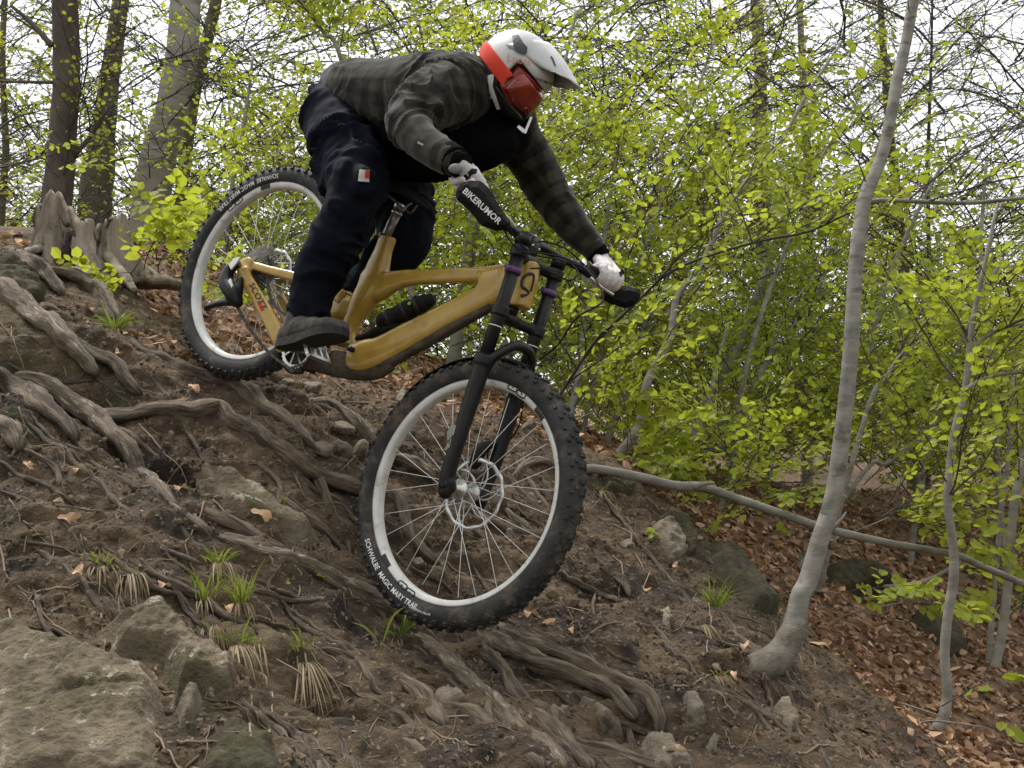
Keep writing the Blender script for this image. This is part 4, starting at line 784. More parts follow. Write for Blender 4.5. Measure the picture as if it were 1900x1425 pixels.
sprig(1750,1330,3.7,.6,.25,'big leaved sprig beside the crooked trunk near the bottom corner',1,.42,.065); sprig(1830,1350,3.6,.2,-.3,'lowest big leaved sprig in the bottom corner',1,.3,.065); sprig(1290,900,4.9,-.3,.2,'leafy sprig hanging over the litter by the fallen branch',3,.4,.06)
sprig(1180,850,4.8,.3,.3,'dense sprig above the fallen branch end',6,.45,.06); sprig(1400,900,4.9,.5,.15,'sprig above the middle of the fallen branch',6,.5,.06); sprig(1650,960,4.6,.5,.2,'large leafy sprig between the beech and the crooked trunk',10,.55,.065)
sprig(1500,900,4.8,-.4,.1,'leafy sprig left of the bent beech',6,.5,.06); sprig(1350,820,5.2,-.5,.2,'bright sprig over the thicket floor',7,.5,.06); sprig(760,660,5.6,-.3,0,'leafy sprig under the down tube',7,.4,.055); sprig(420,560,4.9,.3,.1,'leafy sprig seen through the rear wheel',3,.35,.05)
sprig(1110,760,5.0,.4,.3,'leafy sprig right of the front tyre',6,.45,.06)

# ------------------------------------------------------------------ the thicket behind: leaves too many to count
def fill(n_, x0, x1, y0, y1, d0, d1, T, leaf, sc, bias=(.25, 0, .25), tb=.5, S=None, dens=None):
    S = S or Sprays(); px = RNG.uniform(x0, x1, n_); py = RNG.uniform(y0, y1, n_); d = RNG.uniform(d0, d1, n_)
    if dens is not None: k = RNG.uniform(0, 1, n_) < dens(px, py); px, py, d = px[k], py[k], d[k]
    pos = np.stack([(px-950)/F*d, d, (712.5-py)/F*d], 1); g = h0(pos[:, 0], pos[:, 1]); k = pos[:, 2] > g+.12; pos = pos[k]; n_ = len(pos)
    a = RNG.uniform(0, 2*np.pi, n_); S.add(T, pos, np.c_[np.cos(a), np.sin(a)*.7, RNG.uniform(-.15, .5, n_)]+np.array(bias), RNG.uniform(*sc, n_), np.full(n_, leaf)*RNG.uniform(.85, 1.15, n_), tb); return S
def dens_main(px, py):
    n_ = fbm(np.c_[px*.0045, py*.0045, px*0+3], 3); r = .62+.55*n_
    r = r*np.where(px > 1450, sst(120, 640, py+60*n_)*.9, sst(-250, 260, py)); r = r*np.where(px < 560, .55+.35*sst(200, 420, py), 1); r = r*np.where((px < 330), .4+.6*sst(380, 470, py), 1)
    return np.clip(r, .05, 1)
S = fill(1600, -150, 2050, -120, 1000, 6.2, 9.8, TA, .041, (.4, .8), dens=dens_main)
S = fill(420, 420, 1150, 250, 760, 6.0, 8.8, TA, .042, (.4, .8), S=S)
S = fill(520, 1080, 1980, 620, 1010, 6.4, 9.5, TA, .041, (.4, .8), S=S)
S.twigs('thicket_twigs', M['twig']); tag(S.leaves('thicket_foliage', M['leaf']), kind='stuff')
S = fill(3500, -200, 2100, -150, 960, 9, 14, TB, .05, (.6, 1.2), dens=dens_main, tb=.35)
S.twigs('far_thicket_twigs', M['twig']); tag(S.leaves('far_thicket_foliage', M['leaf_small']), kind='stuff')
S = fill(1800, -200, 2150, -150, 760, 8, 16, TC, .045, (.9, 1.7)); S.twigs('bare_twigs', M['twig']); S.leaves('bud_leaves', M['leaf_small'])
S = fill(2300, -400, 2300, 250, 980, 14, 24, TB, .085, (1.2, 2.4), tb=.2, dens=lambda px, py: np.where(px > 1000, sst(350, 620, py), .5*sst(250, 450, py)+.2)); S.twigs('distant_twigs', M['twig']); S.leaves('distant_foliage', M['leaf_small'])

# the wood behind and beside the camera: unseen foliage added to cut front fill
wb = np.random.default_rng(5); nB = 520; a_ = wb.uniform(math.pi*.93, math.pi*2.07, nB); r_ = wb.uniform(6.5, 11, nB)
pos = np.c_[r_*np.cos(a_), r_*np.sin(a_)+2, wb.uniform(-1.5, 6.5, nB)]; S = Sprays(); b2 = wb.uniform(0, 2*np.pi, nB)
S.add(TB, pos, np.c_[np.cos(b2), np.sin(b2), wb.uniform(-.1, .4, nB)], wb.uniform(2.2, 3.6, nB), np.full(nB, .20)); S.twigs('unseen_shade_twigs', M['twig']); S.leaves('unseen_shade_foliage', M['leaf_small'])
# ------------------------------------------------------------------ bicycle (bike-local: x forward, y left, z up, metres)
BR = np.array([[0.5765274117205583, 0.5256714328485489, 0.6255283272736314], [-0.5679436030803869, 0.8082007740705945, -0.15572916397309672], [-0.5874148510676775, -0.2654826801858178, 0.7645016280339061]])
BT = np.array([-0.6311343971484353, 3.635075175260826, 0.12019397781897699])
BMW = Matrix([[*BR[0], BT[0]], [*BR[1], BT[1]], [*BR[2], BT[2]], [0, 0, 0, 1]])
def toW(q): return np.asarray(q, float)@BR.T+BT
def loc(px, py, y=0.):
    d = np.array([(px-950)/F, 1, (712.5-py)/F]); a = BR.T@d; b = BR.T@BT; s = (y+b[1])/a[1]; return s*a-b
def L2(pts, y): return np.array([loc(x_, y_, y)[[0, 2]] for x_, y_ in pts])
HA = math.radians(63.5); AX = np.array([math.cos(HA), 0, -math.sin(HA)]); PF = np.array([math.sin(HA), 0, math.cos(HA)]); HT = np.array([.46, 0, .63])
st_ = .0403; _K = np.array([[0, -AX[2], AX[1]], [AX[2], 0, -AX[0]], [-AX[1], AX[0], 0]]); SR = np.eye(3)+math.sin(st_)*_K+(1-math.cos(st_))*_K@_K
def sw(q): return (np.asarray(q, float)-HT)@SR.T+HT
M['gold'] = mat('ochre_frame_paint', (.33, .195, .026), (.42, .265, .042), 22, .30, .08, 90, c3=(.11, .07, .032), s3=9, t3=(.60, .75), spec=.5, coat=.3, bdist=.002)
M['black'] = mat('black_anodised', (.005, .005, .006), (.012, .011, .011), 30, .42, .1, 80, c3=(.05, .042, .034), s3=20, t3=(.62, .78), spec=.3)
M['matte'] = mat('matte_black', (.004, .004, .0045), (.011, .0105, .010), 30, .7, .2, 60, spec=.2)
M['rubber'] = mat('tyre_rubber', (.012, .0115, .012), (.036, .033, .031), 9, .8, .4, 120, c3=(.105, .078, .054), s3=18, t3=(.54, .70))
M['rim'] = mat('white_rim', (.52, .51, .48), (.66, .65, .62), 9, .4, .05, 40, c3=(.30, .26, .205), s3=16, t3=(.56, .70))
M['silver'] = mat('bare_metal', (.45, .44, .42), (.62, .61, .59), 30, .32, .05, 60, metal=.9)
M['steel'] = mat('worn_steel', (.10, .09, .075), (.26, .24, .21), 60, .4, .1, 60, metal=.8)
M['chain'] = mat('oily_chain', (.035, .03, .026), (.09, .08, .07), 60, .5, metal=.6)
M['purple'] = mat('purple_band', (.10, .035, .14), (.13, .05, .17), 20, .5)
M['white'] = mat('white_print', (.70, .69, .67)); M['red'] = mat('red_print', (.5, .03, .02)); M['darkprint'] = mat('dark_print', (.03, .025, .022))
M['mud'] = mat('dried_mud', (.035, .024, .017), (.10, .075, .052), 20, .95, .8, 60)
bike = empty('bicycle', mw=BMW); tag(bike, 'muddy ochre downhill bicycle with white rims, nose down on the rooty bank', 'bicycle')
def bp(name, V, Fc, m, parent=None, smooth=True, steer=False, **k):
    V = np.asarray(V, float); V = sw(V) if steer else V
    return make(name, V, Fc, M[m] if isinstance(m, str) else [M[i] for i in m], parent or bike, smooth, **k)
def joined(name, parts, m, parent=None, steer=False, smooth=True):
    mb = MB(); [mb.add(*p_) for p_ in parts]; V = np.vstack(mb.V); return bp(name, V, mb.F, m, parent, smooth, steer)
def rtube(a, b, r, n_=16, flat=1): return tube(np.array([a, b], float), r, n_, flat=flat)
def shade_auto(o, ang=.6):
    me = o.data
    import bmesh
    b = bmesh.new(); b.from_mesh(me)
    for e in b.edges: e.smooth = not (len(e.link_faces) == 2 and e.calc_face_angle(0) > ang)
    b.to_mesh(me); b.free(); return o
RIMR, RIMY = .3285, .0205
def wheel(centre, steer, rotor_r, teeth=False, ph=0.):
    c = np.asarray(centre, float); T_ = lambda V: np.asarray(V)+c
    w = bp('wheel', *[(lambda VF: (T_(VF[0]), VF[1]))(revolve([(.0, -.052), (.013, -.052), (.014, -.034), (.029, -.032), (.030, -.027), (.018, -.022), (.016, .018), (.029, .026), (.031, .031), (.02, .036), (.014, .052), (.0, .052)], 24))][0], 'silver', None, True, steer)
    # rim: box section with sidewalls
    V, Fc = revolve([(RIMR, -RIMY), (RIMR-.006, -RIMY), (RIMR-.016, -.0165), (RIMR-.020, -.011), (RIMR-.020, .011), (RIMR-.016, .0165), (RIMR-.006, RIMY), (RIMR, RIMY), (RIMR-.014, RIMY-.004), (RIMR-.014, -RIMY+.004)], 120, close=True)
    bp('rim', T_(V), Fc, 'rim', w, True, steer)
    # tyre
    rc, rt, ry = RIMR+.0275, .0335, .0345; prof = []
    for i in range(22):
        a = math.radians(-208+i*(416-180)/21*1.0) if 0 else math.radians(-155+i*310/21); prof.append((rc+rt*math.cos(a), ry*math.sin(a)))
    V, Fc = revolve(prof, 160, close=False); ty = bp('tyre', T_(V), Fc, 'rubber', w, True, steer)
    kn = []
    def knob(ang, lat, l, wd, hgt, tw=0):
        a = math.asin(np.clip(lat/ry, -1, 1)) if abs(lat) < ry else math.copysign(math.pi/2*.86, lat); a = lat/ry*1.0
        rad = rc+rt*math.cos(a); yy = ry*math.sin(a); e = [math.cos(ang), 0, math.sin(ang)]; e = np.array(e); t_ = np.array([-math.sin(ang), 0, math.cos(ang)])
        nn = unit(e*math.cos(a)+np.array([0, 1, 0])*math.sin(a)); s_ = np.cross(t_, nn); p0 = e*rad+np.array([0, yy, 0])
        V = [];
        for hh, f in ((-.003, 1.1), (hgt, .82)):
            for u, v in ((-1, -1), (1, -1), (1, 1), (-1, 1)): V.append(p0+nn*hh+t_*u*l*f+s_*v*wd*f)
        kn.append((np.array(V), [(4, 5, 6, 7), (0, 1, 5, 4), (1, 2, 6, 5), (2, 3, 7, 6), (3, 0, 4, 7)]))
    nk = 66
    for i in range(nk):
        a = 2*math.pi*i/nk; j = i % 2
        for s_ in (-1, 1):
            knob(a+.012*j, s_*(.0085 if j else .006), .0065, .0058, .0065); knob(a+.02, s_*(.0345 if j else .0375), .0062, .0050, .0075)
            if j: knob(a+.05, s_*.0215, .0055, .0045, .0055)
    mb = MB(); [mb.add(V+c, Fc) for V, Fc in kn]; V = np.vstack(mb.V); o = bp('tread_knob', V, mb.F, 'rubber', w, False, steer); o['kind'] = 'stuff'
    # spokes: 28, crossed
    sp0 = None
    for i in range(28):
        s_ = -1 if i % 2 else 1; a = 2*math.pi*i/28+ph; b = a+(.95 if (i//2) % 2 else -.95)*1.0
        p0 = np.array([math.cos(b)*.027, s_*.030, math.sin(b)*.027]); p1 = np.array([math.cos(a)*(RIMR-.019), s_*.004, math.sin(a)*(RIMR-.037)])
        V, Fc = tube([c+p0, c+p1], .0011, 5); bp('spoke', V, Fc, 'white' if i else 'white', w, True, steer)
        if i % 7 == 0: pass
    # brake rotor on the left side
    yr = .040; n_ = 72; V = []; Fc = []
    for i in range(n_):
        a = 2*math.pi*i/n_
        for r_, y_ in ((rotor_r+.002*math.sin(a*12), yr), (rotor_r-.014+.002*math.sin(a*12+1), yr), (rotor_r-.014+.002*math.sin(a*12+1), yr+.002), (rotor_r+.002*math.sin(a*12), yr+.002)): V.append((r_*math.cos(a), y_, r_*math.sin(a)))
    for i in range(n_):
        for j in range(4): Fc.append((4*i+j, 4*i+(j+1) % 4, 4*((i+1) % n_)+(j+1) % 4, 4*((i+1) % n_)+j))
    pr = [(np.array(V)+c, Fc)]
    for i in range(6):
        a = 2*math.pi*i/6; q = [(math.cos(a+t*.9)*(.022+t*(rotor_r-.03)), yr+.001, math.sin(a+t*.9)*(.022+t*(rotor_r-.03))) for t in (0, .35, .7, 1)]; pr.append(tube(np.array(spline(q, 8))+c, .0035, 4, flat=.35, up=(0, 1, 0)))
    joined('brake_rotor', pr, 'silver', w, steer, True)
    return w
FA = HT+AX*.6637+PF*.05; RA = np.array([-.437, 0, .02])
wF = wheel(FA, True, .106, ph=.06); wR = wheel(RA, False, .10, ph=.03)
def wang(px, py, c):
    q = loc(px, py, -.02)-c; return math.atan2(q[2], q[0])
def on_ring(x2, ang0, R0, side_y, c):
    """flat print wrapped on a circle, tops to the hub, read anticlockwise"""
    a = ang0+x2[:, 0]/R0; r = R0-x2[:, 1]; y_ = side_y(r); return np.c_[r*np.cos(a), y_, r*np.sin(a)]+c
def tyre_y(r):
    t = np.clip((r-(RIMR+.0275))/.0335, -1, 1); return -.0345*np.sqrt(1-t*t)-.0012
def rim_y(r):
    f = np.clip((RIMR-.006-r)/.010, 0, 1); return -(RIMY-(RIMY-.0165)*f)-.0009
def tyre_text(s, ang, R_, size, c, w, steer, m='white'):
    V, Fc = text2d(s, size, .012); bp('lettering', on_ring(V, ang, R_, tyre_y, c), Fc, m, w, False, steer)
tyre_text('SCHWALBE  MAGIC MARY TRAIL', wang(684, 1000, FA), RIMR+.026, .021, FA, wF, True)
tyre_text('EVOLUTION 29x2.40', wang(745, 1118, FA)+.12, RIMR+.030, .009, FA, wF, True)
tyre_text('SCHWALBE  MAGIC MARY TRAIL', wang(522, 326, RA), RIMR+.024, .021, RA, wR, False)
def rim_arc(a0, a1, r0, r1, c, w, steer, m, name='rim_print', off=0):
    n_ = 16; V = []; Fc = []
    for i in range(n_+1):
        a = a0+(a1-a0)*i/n_
        for r in (r0, (r0+r1)/2, r1): V.append((r*math.cos(a), float(rim_y(np.array([r]))[0])-off, r*math.sin(a)))
    for i in range(n_):
        for j in range(2): Fc.append((3*i+j, 3*i+3+j, 3*i+4+j, 3*i+1+j))
    bp(name, np.array(V)+c, Fc, m, w, False, steer)
def rim_logo(ang, c, w, steer):
    # looped black outline of the rim maker's mark
    n_ = 60; pts = []
    for pth in ([(-.034, .006), (-.036, .020), (-.026, .026), (-.004, .026), (-.002, .010), (-.018, .008), (-.020, .017)], [(.002, .008), (.004, .022), (.022, .024), (.034, .022), (.036, .008), (.020, .004), (.018, .014)]):
        q = spline(np.array(pth), 40); x2 = np.c_[q[:, 0], q[:, 1]*.66-.006]; p3 = on_ring(x2, ang, RIMR-.002, rim_y, c); V, Fc = tube(p3, .0022, 5, flat=.4, up=(0, 1, 0)); bp('rim_logo', V, Fc, 'darkprint', w, True, steer)
for c, w, s_, px, lg in ((FA, wF, True, [(712, 1042), (1012, 762)], [(752, 1096), (968, 716)]), (RA, wR, False, [(492, 352)], [(438, 382)])):
    for q in px: a = wang(*q, c); rim_arc(a-.07, a+.07, RIMR-.0165, RIMR-.001, c, w, s_, 'darkprint')
    for q in lg: rim_logo(wang(*q, c), c, w, s_)
# --- frame: lofted tubes grown into one carbon shell
def Lq(px, py, y=0.): return loc(px, py, y)
parts = []
def ft(rows, flat=.62, seg=20):
    """rows (px_a,py_a,px_b,py_b): the two edges of a tube in the picture, in the plane of the frame; flat: width over height"""
    q = []
    for a, b, c_, d in rows:
        A = loc(a, b, -.015); B = loc(c_, d, -.015); A[1] = B[1] = 0; q.append([*((A+B)/2), np.linalg.norm(A-B)/2])
    s = spline(q, 8*len(q)); T, N, B = frames(s[:, :3]); side = np.array([0, 1., 0]); V = []; a = np.linspace(0, 2*np.pi, seg, endpoint=False)
    for i in range(len(s)):
        nrm_ = unit(np.cross(side, T[i])); ca = np.sign(np.cos(a))*np.abs(np.cos(a))**.75; sa = np.sign(np.sin(a))*np.abs(np.sin(a))**.75
        V.append(s[i, :3]+s[i, 3]*(ca[:, None]*nrm_+flat*sa[:, None]*side))
    Fc = [(i*seg+j, i*seg+(j+1) % seg, (i+1)*seg+(j+1) % seg, (i+1)*seg+j) for i in range(len(s)-1) for j in range(seg)]+[tuple(range(seg))[::-1], tuple((len(s)-1)*seg+j for j in range(seg))]
    return np.vstack(V), Fc
parts.append(ft([(640,640,654,690),(664,634,685,688),(690,629,713,675),(735,606,757,650),(817,565,837,604),(890,526,911,565),(935,500,955,545)], .62))
parts.append(ft([(676,496,664,560),(700,502,696,556),(722,502,728,538),(745,501,756,526),(780,500,786,523),(817,497,820,522),(880,494,884,520),(935,489,945,525)], .6))
parts.append(ft([(704,432,726,441),(694,460,718,466),(680,492,713,494),(667,527,706,528),(650,562,688,552),(637,592,664,584),(628,616,652,612),(622,640,650,640)], .85))
parts.append(ft([(672,510,722,498),(690,490,726,512)], .6))
parts.append(ft([(942,484,991,492),(940,510,988,520),(936,540,981,545),(930,566,975,570)], .80, 24))
parts.append(ft([(895,500,880,560),(925,492,930,560)], .5))
V, N, Fc = remesh(parts, .0045, 6); fr = bp('frame', V, Fc, 'gold')
bp('mud_guard_plate', *ft([(538,652,542,676),(580,652,584,686),(620,650,622,696),(660,662,662,702),(700,668,694,700),(725,664,720,684)], .75), 'mud')
bp('down_tube_guard', *ft([(672,678,683,692),(700,662,714,680),(747,639,759,656),(826,595,839,611),(902,553,913,569)], .9), 'mud')
# bearing bolts
for q in ((652, 648), (604, 643)):
    c = loc(*q, -.042); joined('pivot_bolt', [rtube(c+[0, -.012, 0], c+[0, .012, 0], .009)], 'black', fr)
# emblem on the head tube: an S made of two hooks
def emblem():
    P_ = [(-.004,.028),(.010,.028),(.016,.020),(.016,.006),(.010,.002),(.006,.006),(.006,.016),(.0,.020),(-.006,.016),(-.006,.004),(.014,-.010),(.014,-.028),(.0,-.028),(-.012,-.028),(-.014,-.020),(.004,-.020),(.006,-.014),(-.016,.002),(-.016,.020),(-.010,.026)]
    return P_
BV = BVHTree.FromPolygons([Vector(v) for v in toW(V)], Fc)
def decal(px, py, bvh, off=.0012, dflt=3.3):
    """picture points -> points just proud of the surface seen there"""
    o = []
    for x_, y_ in zip(px, py):
        d = Vector(((x_-950)/F, 1, (712.5-y_)/F)).normalized(); hitp, n, i, dist = bvh.ray_cast(Vector((0, 0, 0)), d)
        if hitp is None: o.append(np.array(d)*(dflt/d.y)); continue
        o.append(np.array(hitp)-np.array(d)*off*2)
    o = np.array(o); return o
def dec_poly(poly, bvh, m, parent, name='print', n_=10, off=.0012, dflt=3.3, inv=None):
    """filled outline, subdivided, laid on the surface"""
    import bmesh
    b = bmesh.new(); b.faces.new([b.verts.new((x_, y_, 0)) for x_, y_ in poly]); bmesh.ops.triangulate(b, faces=b.faces[:])
    bmesh.ops.subdivide_edges(b, edges=b.edges[:], cuts=2, use_grid_fill=True); bmesh.ops.triangulate(b, faces=b.faces[:])
    vv = np.array([v.co[:2] for v in b.verts]); ff = [tuple(v.index for v in f.verts) for f in b.faces]; b.free()
    W3 = decal(vv[:, 0], vv[:, 1], bvh, off, dflt); md = np.median(W3[:, 1]); bad = np.abs(W3[:, 1]-md) > .12
    if bad.any(): W3[bad] = W3[bad]/W3[bad][:, 1:2]*md
    q = (W3-BT)@BR if parent is bike or isinstance(inv, str) else W3-np.array(inv if inv is not None else (0, 0, 0)); return make(name, q, ff, M[m], parent, False)
def dec_text(s, p0, dirpx, size, bvh, m, parent, inv=None, bold=.01, name='lettering', off=.0015, dflt=3.3, shear=0, flip=1, up=None):
    V, Fc = text2d(s, size, bold); d = np.array(dirpx, float); d /= np.linalg.norm(d); u = np.array([d[1], -d[0]]) if up is None else np.array(up, float)
    q = np.array(p0)+V[:, :1]*d+V[:, 1:]*u; W3 = decal(q[:, 0], q[:, 1], bvh, off, dflt); md = np.median(W3[:, 1]); bad = np.abs(W3[:, 1]-md) > .10
    if bad.any(): W3[bad] = W3[bad]/W3[bad][:, 1:2]*md
    q = (W3-BT)@BR if isinstance(inv, str) else W3-np.array(inv if inv is not None else (0, 0, 0)); return make(name, q, Fc, M[m], parent, False)
# emblem traced on the head tube
em = spline(np.array([(984,541),(990,514),(981,508),(970,516),(968,530),(976,538),(980,545),(966,549)]), 36)
W3 = decal(em[:, 0], em[:, 1], BV, .0008); q = (W3-BT)@BR; V2, F2 = tube(q, .0052, 6, flat=.25, up=(0, -1, 0)); bp('emblem', V2, F2, 'darkprint', fr)
# swingarm
def stay(rows, y0, y1, m='gold', wd=.010):
    """rows (xa,ya,xb,yb) edges in the picture at side y0..y1"""
    q = []
    for i, (a, b, c_, d) in enumerate(rows):
        y_ = y0+(y1-y0)*i/(len(rows)-1); A = loc(a, b, y_); B = loc(c_, d, y_); q.append((A, B))
    return q, wd
def stay_mesh(rows, y0, y1, wd=.010, mirror=False):
    q, wd = stay(rows, y0, y1); V = []; n_ = 12; 
    for A, B in q:
        c_ = (A+B)/2; hgt = np.linalg.norm(A-B)/2; e = unit(A-B)
        for j in range(n_):
            a = 2*math.pi*j/n_; ca, sa = math.cos(a), math.sin(a); V.append(c_+e*hgt*math.copysign(abs(ca)**.6, ca)+np.array([0, wd, 0])*math.copysign(abs(sa)**.6, sa))
    V = np.array(V); m_ = len(q)
    if mirror: V = V*np.array([1, -1, 1])
    return V, [(i*n_+j, i*n_+(j+1) % n_, (i+1)*n_+(j+1) % n_, (i+1)*n_+j) for i in range(m_-1) for j in range(n_)]+[tuple(range(n_))[::-1], tuple((m_-1)*n_+j for j in range(n_))]
seat_st = [(446,488,462,506),(452,478,468,500),(470,485,474,502),(500,493,502,511),(543,503,540,521),(600,518,596,540),(640,538,630,566)]
chain_st = [(440,500,462,496),(446,520,468,512),(462,548,484,538),(484,590,506,574),(505,635,524,608),(516,655,536,634),(560,655,566,640),(606,655,610,640)]
sa = []
for mir in (False, True):
    sa.append(stay_mesh(seat_st, -.078, -.03, .009, mir)); sa.append(stay_mesh(chain_st, -.080, -.035, .010, mir))
c = RA
for s_ in (-1, 1): sa.append((lambda VF: (VF[0]+c+[0, s_*.074, 0], VF[1]))(revolve([(.0, -.008), (.024, -.008), (.026, 0), (.024, .008), (0, .008)], 20)))
V, N, Fc = remesh(sa, .0042, 3); sg = bp('swingarm', V, Fc, 'gold'); BVS = BVHTree.FromPolygons([Vector(v) for v in toW(V)], Fc)
dec_text('SCOTT', (461, 528), (27, 53), 17, BVS, 'darkprint', sg, 'bike', dflt=3.7); dec_poly([(476,560),(482,558),(490,574),(484,577)], BVS, 'red', sg, inv='bike', dflt=3.7)
# rocker at the seat tube
V, N, Fc = remesh([ft([(610,560,622,592),(628,548,636,590),(648,556,652,592)], .8)], .005, 6); bp('rocker_link', V, Fc, 'gold')
# axle, derailleur, cassette
c = loc(441, 490, -.085); joined('axle_cap', [rtube(c+[0, -.006, 0], c+[0, .02, 0], .014), rtube(c+[-.012, -.012, -.012], c+[.012, -.012, .012], .005)], 'steel')
d0 = loc(432, 492, -.095); d1 = loc(420, 520, -.10); d2 = loc(428, 550, -.098); d3 = loc(432, 566, -.09); d4 = loc(398, 560, -.09); d5 = loc(380, 566, -.085)
V, N, Fc = remesh(balls([(*loc(438,490,-.09), .016), (*loc(424,503,-.10), .021), (*loc(420,525,-.105), .026), (*loc(432,545,-.10), .028), (*loc(440,560,-.09), .022)])+balls([(*loc(440,552,-.09), .018), (*loc(446,520,-.085), .014)])+balls([(*loc(436,560,-.095), .016), (*loc(412,562,-.092), .013), (*loc(384,570,-.088), .010)]), .003, 4)
der = bp('rear_derailleur', V, Fc, 'black')
for q in ([(424,490),(436,478),(446,476),(438,488),(428,500)], [(417,528),(427,516),(431,530),(426,540)]):
    v = np.array([loc(x_, y_, -.122) for x_, y_ in q]); v2 = v+[0, .006, 0]; n_ = len(v); bp('cover_plate', np.vstack([v, v2]), [tuple(range(n_)), tuple(range(2*n_-1, n_-1, -1))]+[(i, (i+1) % n_, (i+1) % n_+n_, i+n_) for i in range(n_)], 'white', der, False)
for a_, b_ in (((436, 556), .012), ((386, 568), .011)):
    cc = loc(*a_, -.075); joined('jockey_wheel', [rtube(cc-[0, .003, 0], cc+[0, .003, 0], b_+.008)], 'black', der)
cas = []
for i in range(11):
    rr = .022+.0068*i; nt_ = 10+4*i; yy = -.052+.0032*i; V = []; n_ = nt_*4
    for j in range(n_):
        a = 2*math.pi*j/n_; r_ = rr+(.0028 if j % 4 in (0, 1) else -.0022); V += [(r_*math.cos(a), yy-.0009, r_*math.sin(a)), (r_*math.cos(a), yy+.0009, r_*math.sin(a)), ((rr-.0085)*math.cos(a), yy-.0009, (rr-.0085)*math.sin(a))]
    V = np.array(V)+RA; Fc = []
    for j in range(n_): k = (j+1) % n_; Fc += [(3*j, 3*k, 3*k+1, 3*j+1), (3*j+2, 3*k+2, 3*k, 3*j)]
    bp('sprocket', V, Fc, 'steel', wR, False)
# chainring, crank, pedals, chain
CR = np.array([-.022, -.05, -.040]); ring = []
V = []; n_ = 120
for j in range(n_):
    a = 2*math.pi*j/n_; r_ = .066+(.003 if j % 4 < 2 else 0); V += [(r_*math.cos(a), -.0015, r_*math.sin(a)), (r_*math.cos(a), .0015, r_*math.sin(a)), (.056*math.cos(a), -.0015, .056*math.sin(a)), (.056*math.cos(a), .0015, .056*math.sin(a))]
Fc = []
for j in range(n_): k = (j+1) % n_; Fc += [(4*j, 4*k, 4*k+1, 4*j+1), (4*j+2, 4*k+2, 4*k, 4*j), (4*j+1, 4*k+1, 4*k+3, 4*j+3)]
ring.append((np.array(V)+CR, Fc))
for i in range(8): a = i*math.pi/4; ring.append(tube([CR+[.018*math.cos(a), 0, .018*math.sin(a)], CR+[.058*math.cos(a+.3), 0, .058*math.sin(a+.3)]], .0035, 5))
cr = joined('chainring', ring, 'silver', None, False, False)
bp('chain_guide', *ft([(520,640,528,662),(536,664,534,690),(560,672,556,692)], .3), 'black')
def crank(s_, pc):
    a = np.array([CR[0], s_*.065, CR[2]]); b = pc*1.0; V, N, Fc = remesh([tube(spline([a, (a+b)/2+[0, s_*.012, 0], b], 10), np.linspace(.017, .013, 10), 12, flat=.6, up=(0, 1, 0)), (ICO2[0]*.019+a, ICO2[1]), (ICO2[0]*.015+b, ICO2[1])], .003, 3)
    return bp('crank_arm', V, Fc, 'black' if s_ > 0 else 'steel')
pN = np.array([.128, -.085, .040]); pF = np.array([2*CR[0]-pN[0], .085, 2*CR[2]-pN[2]]); crank(-1, pN); crank(1, pF)
def pedal(c, s_, tilt):
    ca, sa_ = math.cos(tilt), math.sin(tilt); R_ = np.array([[ca, 0, sa_], [0, 1, 0], [-sa_, 0, ca]]); cc = c+[0, s_*.06, 0]; pr = []
    for x_ in (-.045, .045): pr.append(box(np.array([x_, 0, 0])@R_.T+cc, [.006, .048, .007], R_))
    for y_ in (-.046, -.015, .015, .046): pr.append(box(np.array([0, y_, 0])@R_.T+cc, [.045, .005, .006], R_))
    pr.append(rtube(c, cc+[0, s_*.05, 0], .007))
    for x_ in (-.045, 0, .045):
        for y_ in (-.04, .04): pr.append(rtube(np.array([x_, y_, -.012])@R_.T+cc, np.array([x_, y_, .012])@R_.T+cc, .0025, 6))
    return joined('pedal', pr, 'silver' if s_ < 0 else 'black', None, False, False)
PT = .35; pedal(pN, -1, PT); pedal(pF, 1, PT)
ch = [loc(486,648,-.055), loc(515,668,-.055), loc(545,688,-.053), CR+[.02, 0, -.066], CR+[.06, 0, -.02], CR+[.03, 0, .06]]
def chain(name, q, n_):
    s = spline(np.array(q), n_); pr = []
    for i in range(n_-1): m_ = (s[i]+s[i+1])/2; d = unit(s[i+1]-s[i]); R_ = np.stack([d, [0, 1, 0], np.cross(d, [0, 1, 0])], 1); pr.append(box(m_, [np.linalg.norm(s[i+1]-s[i])*.52, .003 if i % 2 else .0042, .0042], R_))
    o = joined(name, pr, 'chain', None, False, False); o['kind'] = 'stuff'; return o
chain('chain', [loc(440,570,-.075), loc(465,612,-.065), loc(500,655,-.06), loc(545,689,-.055), CR+[.03, 0, -.064], CR+[.066, 0, 0], CR+[.02, 0, .066], loc(505,560,-.05), RA+[.02, -.04, .06]], 90)
# seat post, clamp, saddle
p0 = loc(715, 440, 0); p1 = loc(741, 386, 0); pd_ = unit(p1-p0)
joined('seat_post', [rtube(p0-pd_*.05, p1, .0155, 20)], 'steel'); joined('seat_clamp', [rtube(p0-pd_*.012, p0+pd_*.006, .0235, 24)], 'black')
joined('seat_post_head', [rtube(p1-pd_*.022, p1-pd_*.016, .0185, 20), rtube(p1-pd_*.004, p1+pd_*.008, .0185, 20), rtube(p1+[0, -.02, .006], p1+[0, .02, .006], .009)], 'silver')
sn = loc(801, 389, 0); sr = loc(668, 318, 0); rows = []
for t, wd, th in ((0, .010, .008), (.06, .018, .014), (.3, .022, .018), (.5, .030, .02), (.7, .055, .022), (.88, .072, .022), (1, .055, .014)):
    cc = sn+(sr-sn)*t+np.array([0, 0, .012*math.sin(t*3)]); rows.append((cc, wd, th))
V = []; n_ = 18
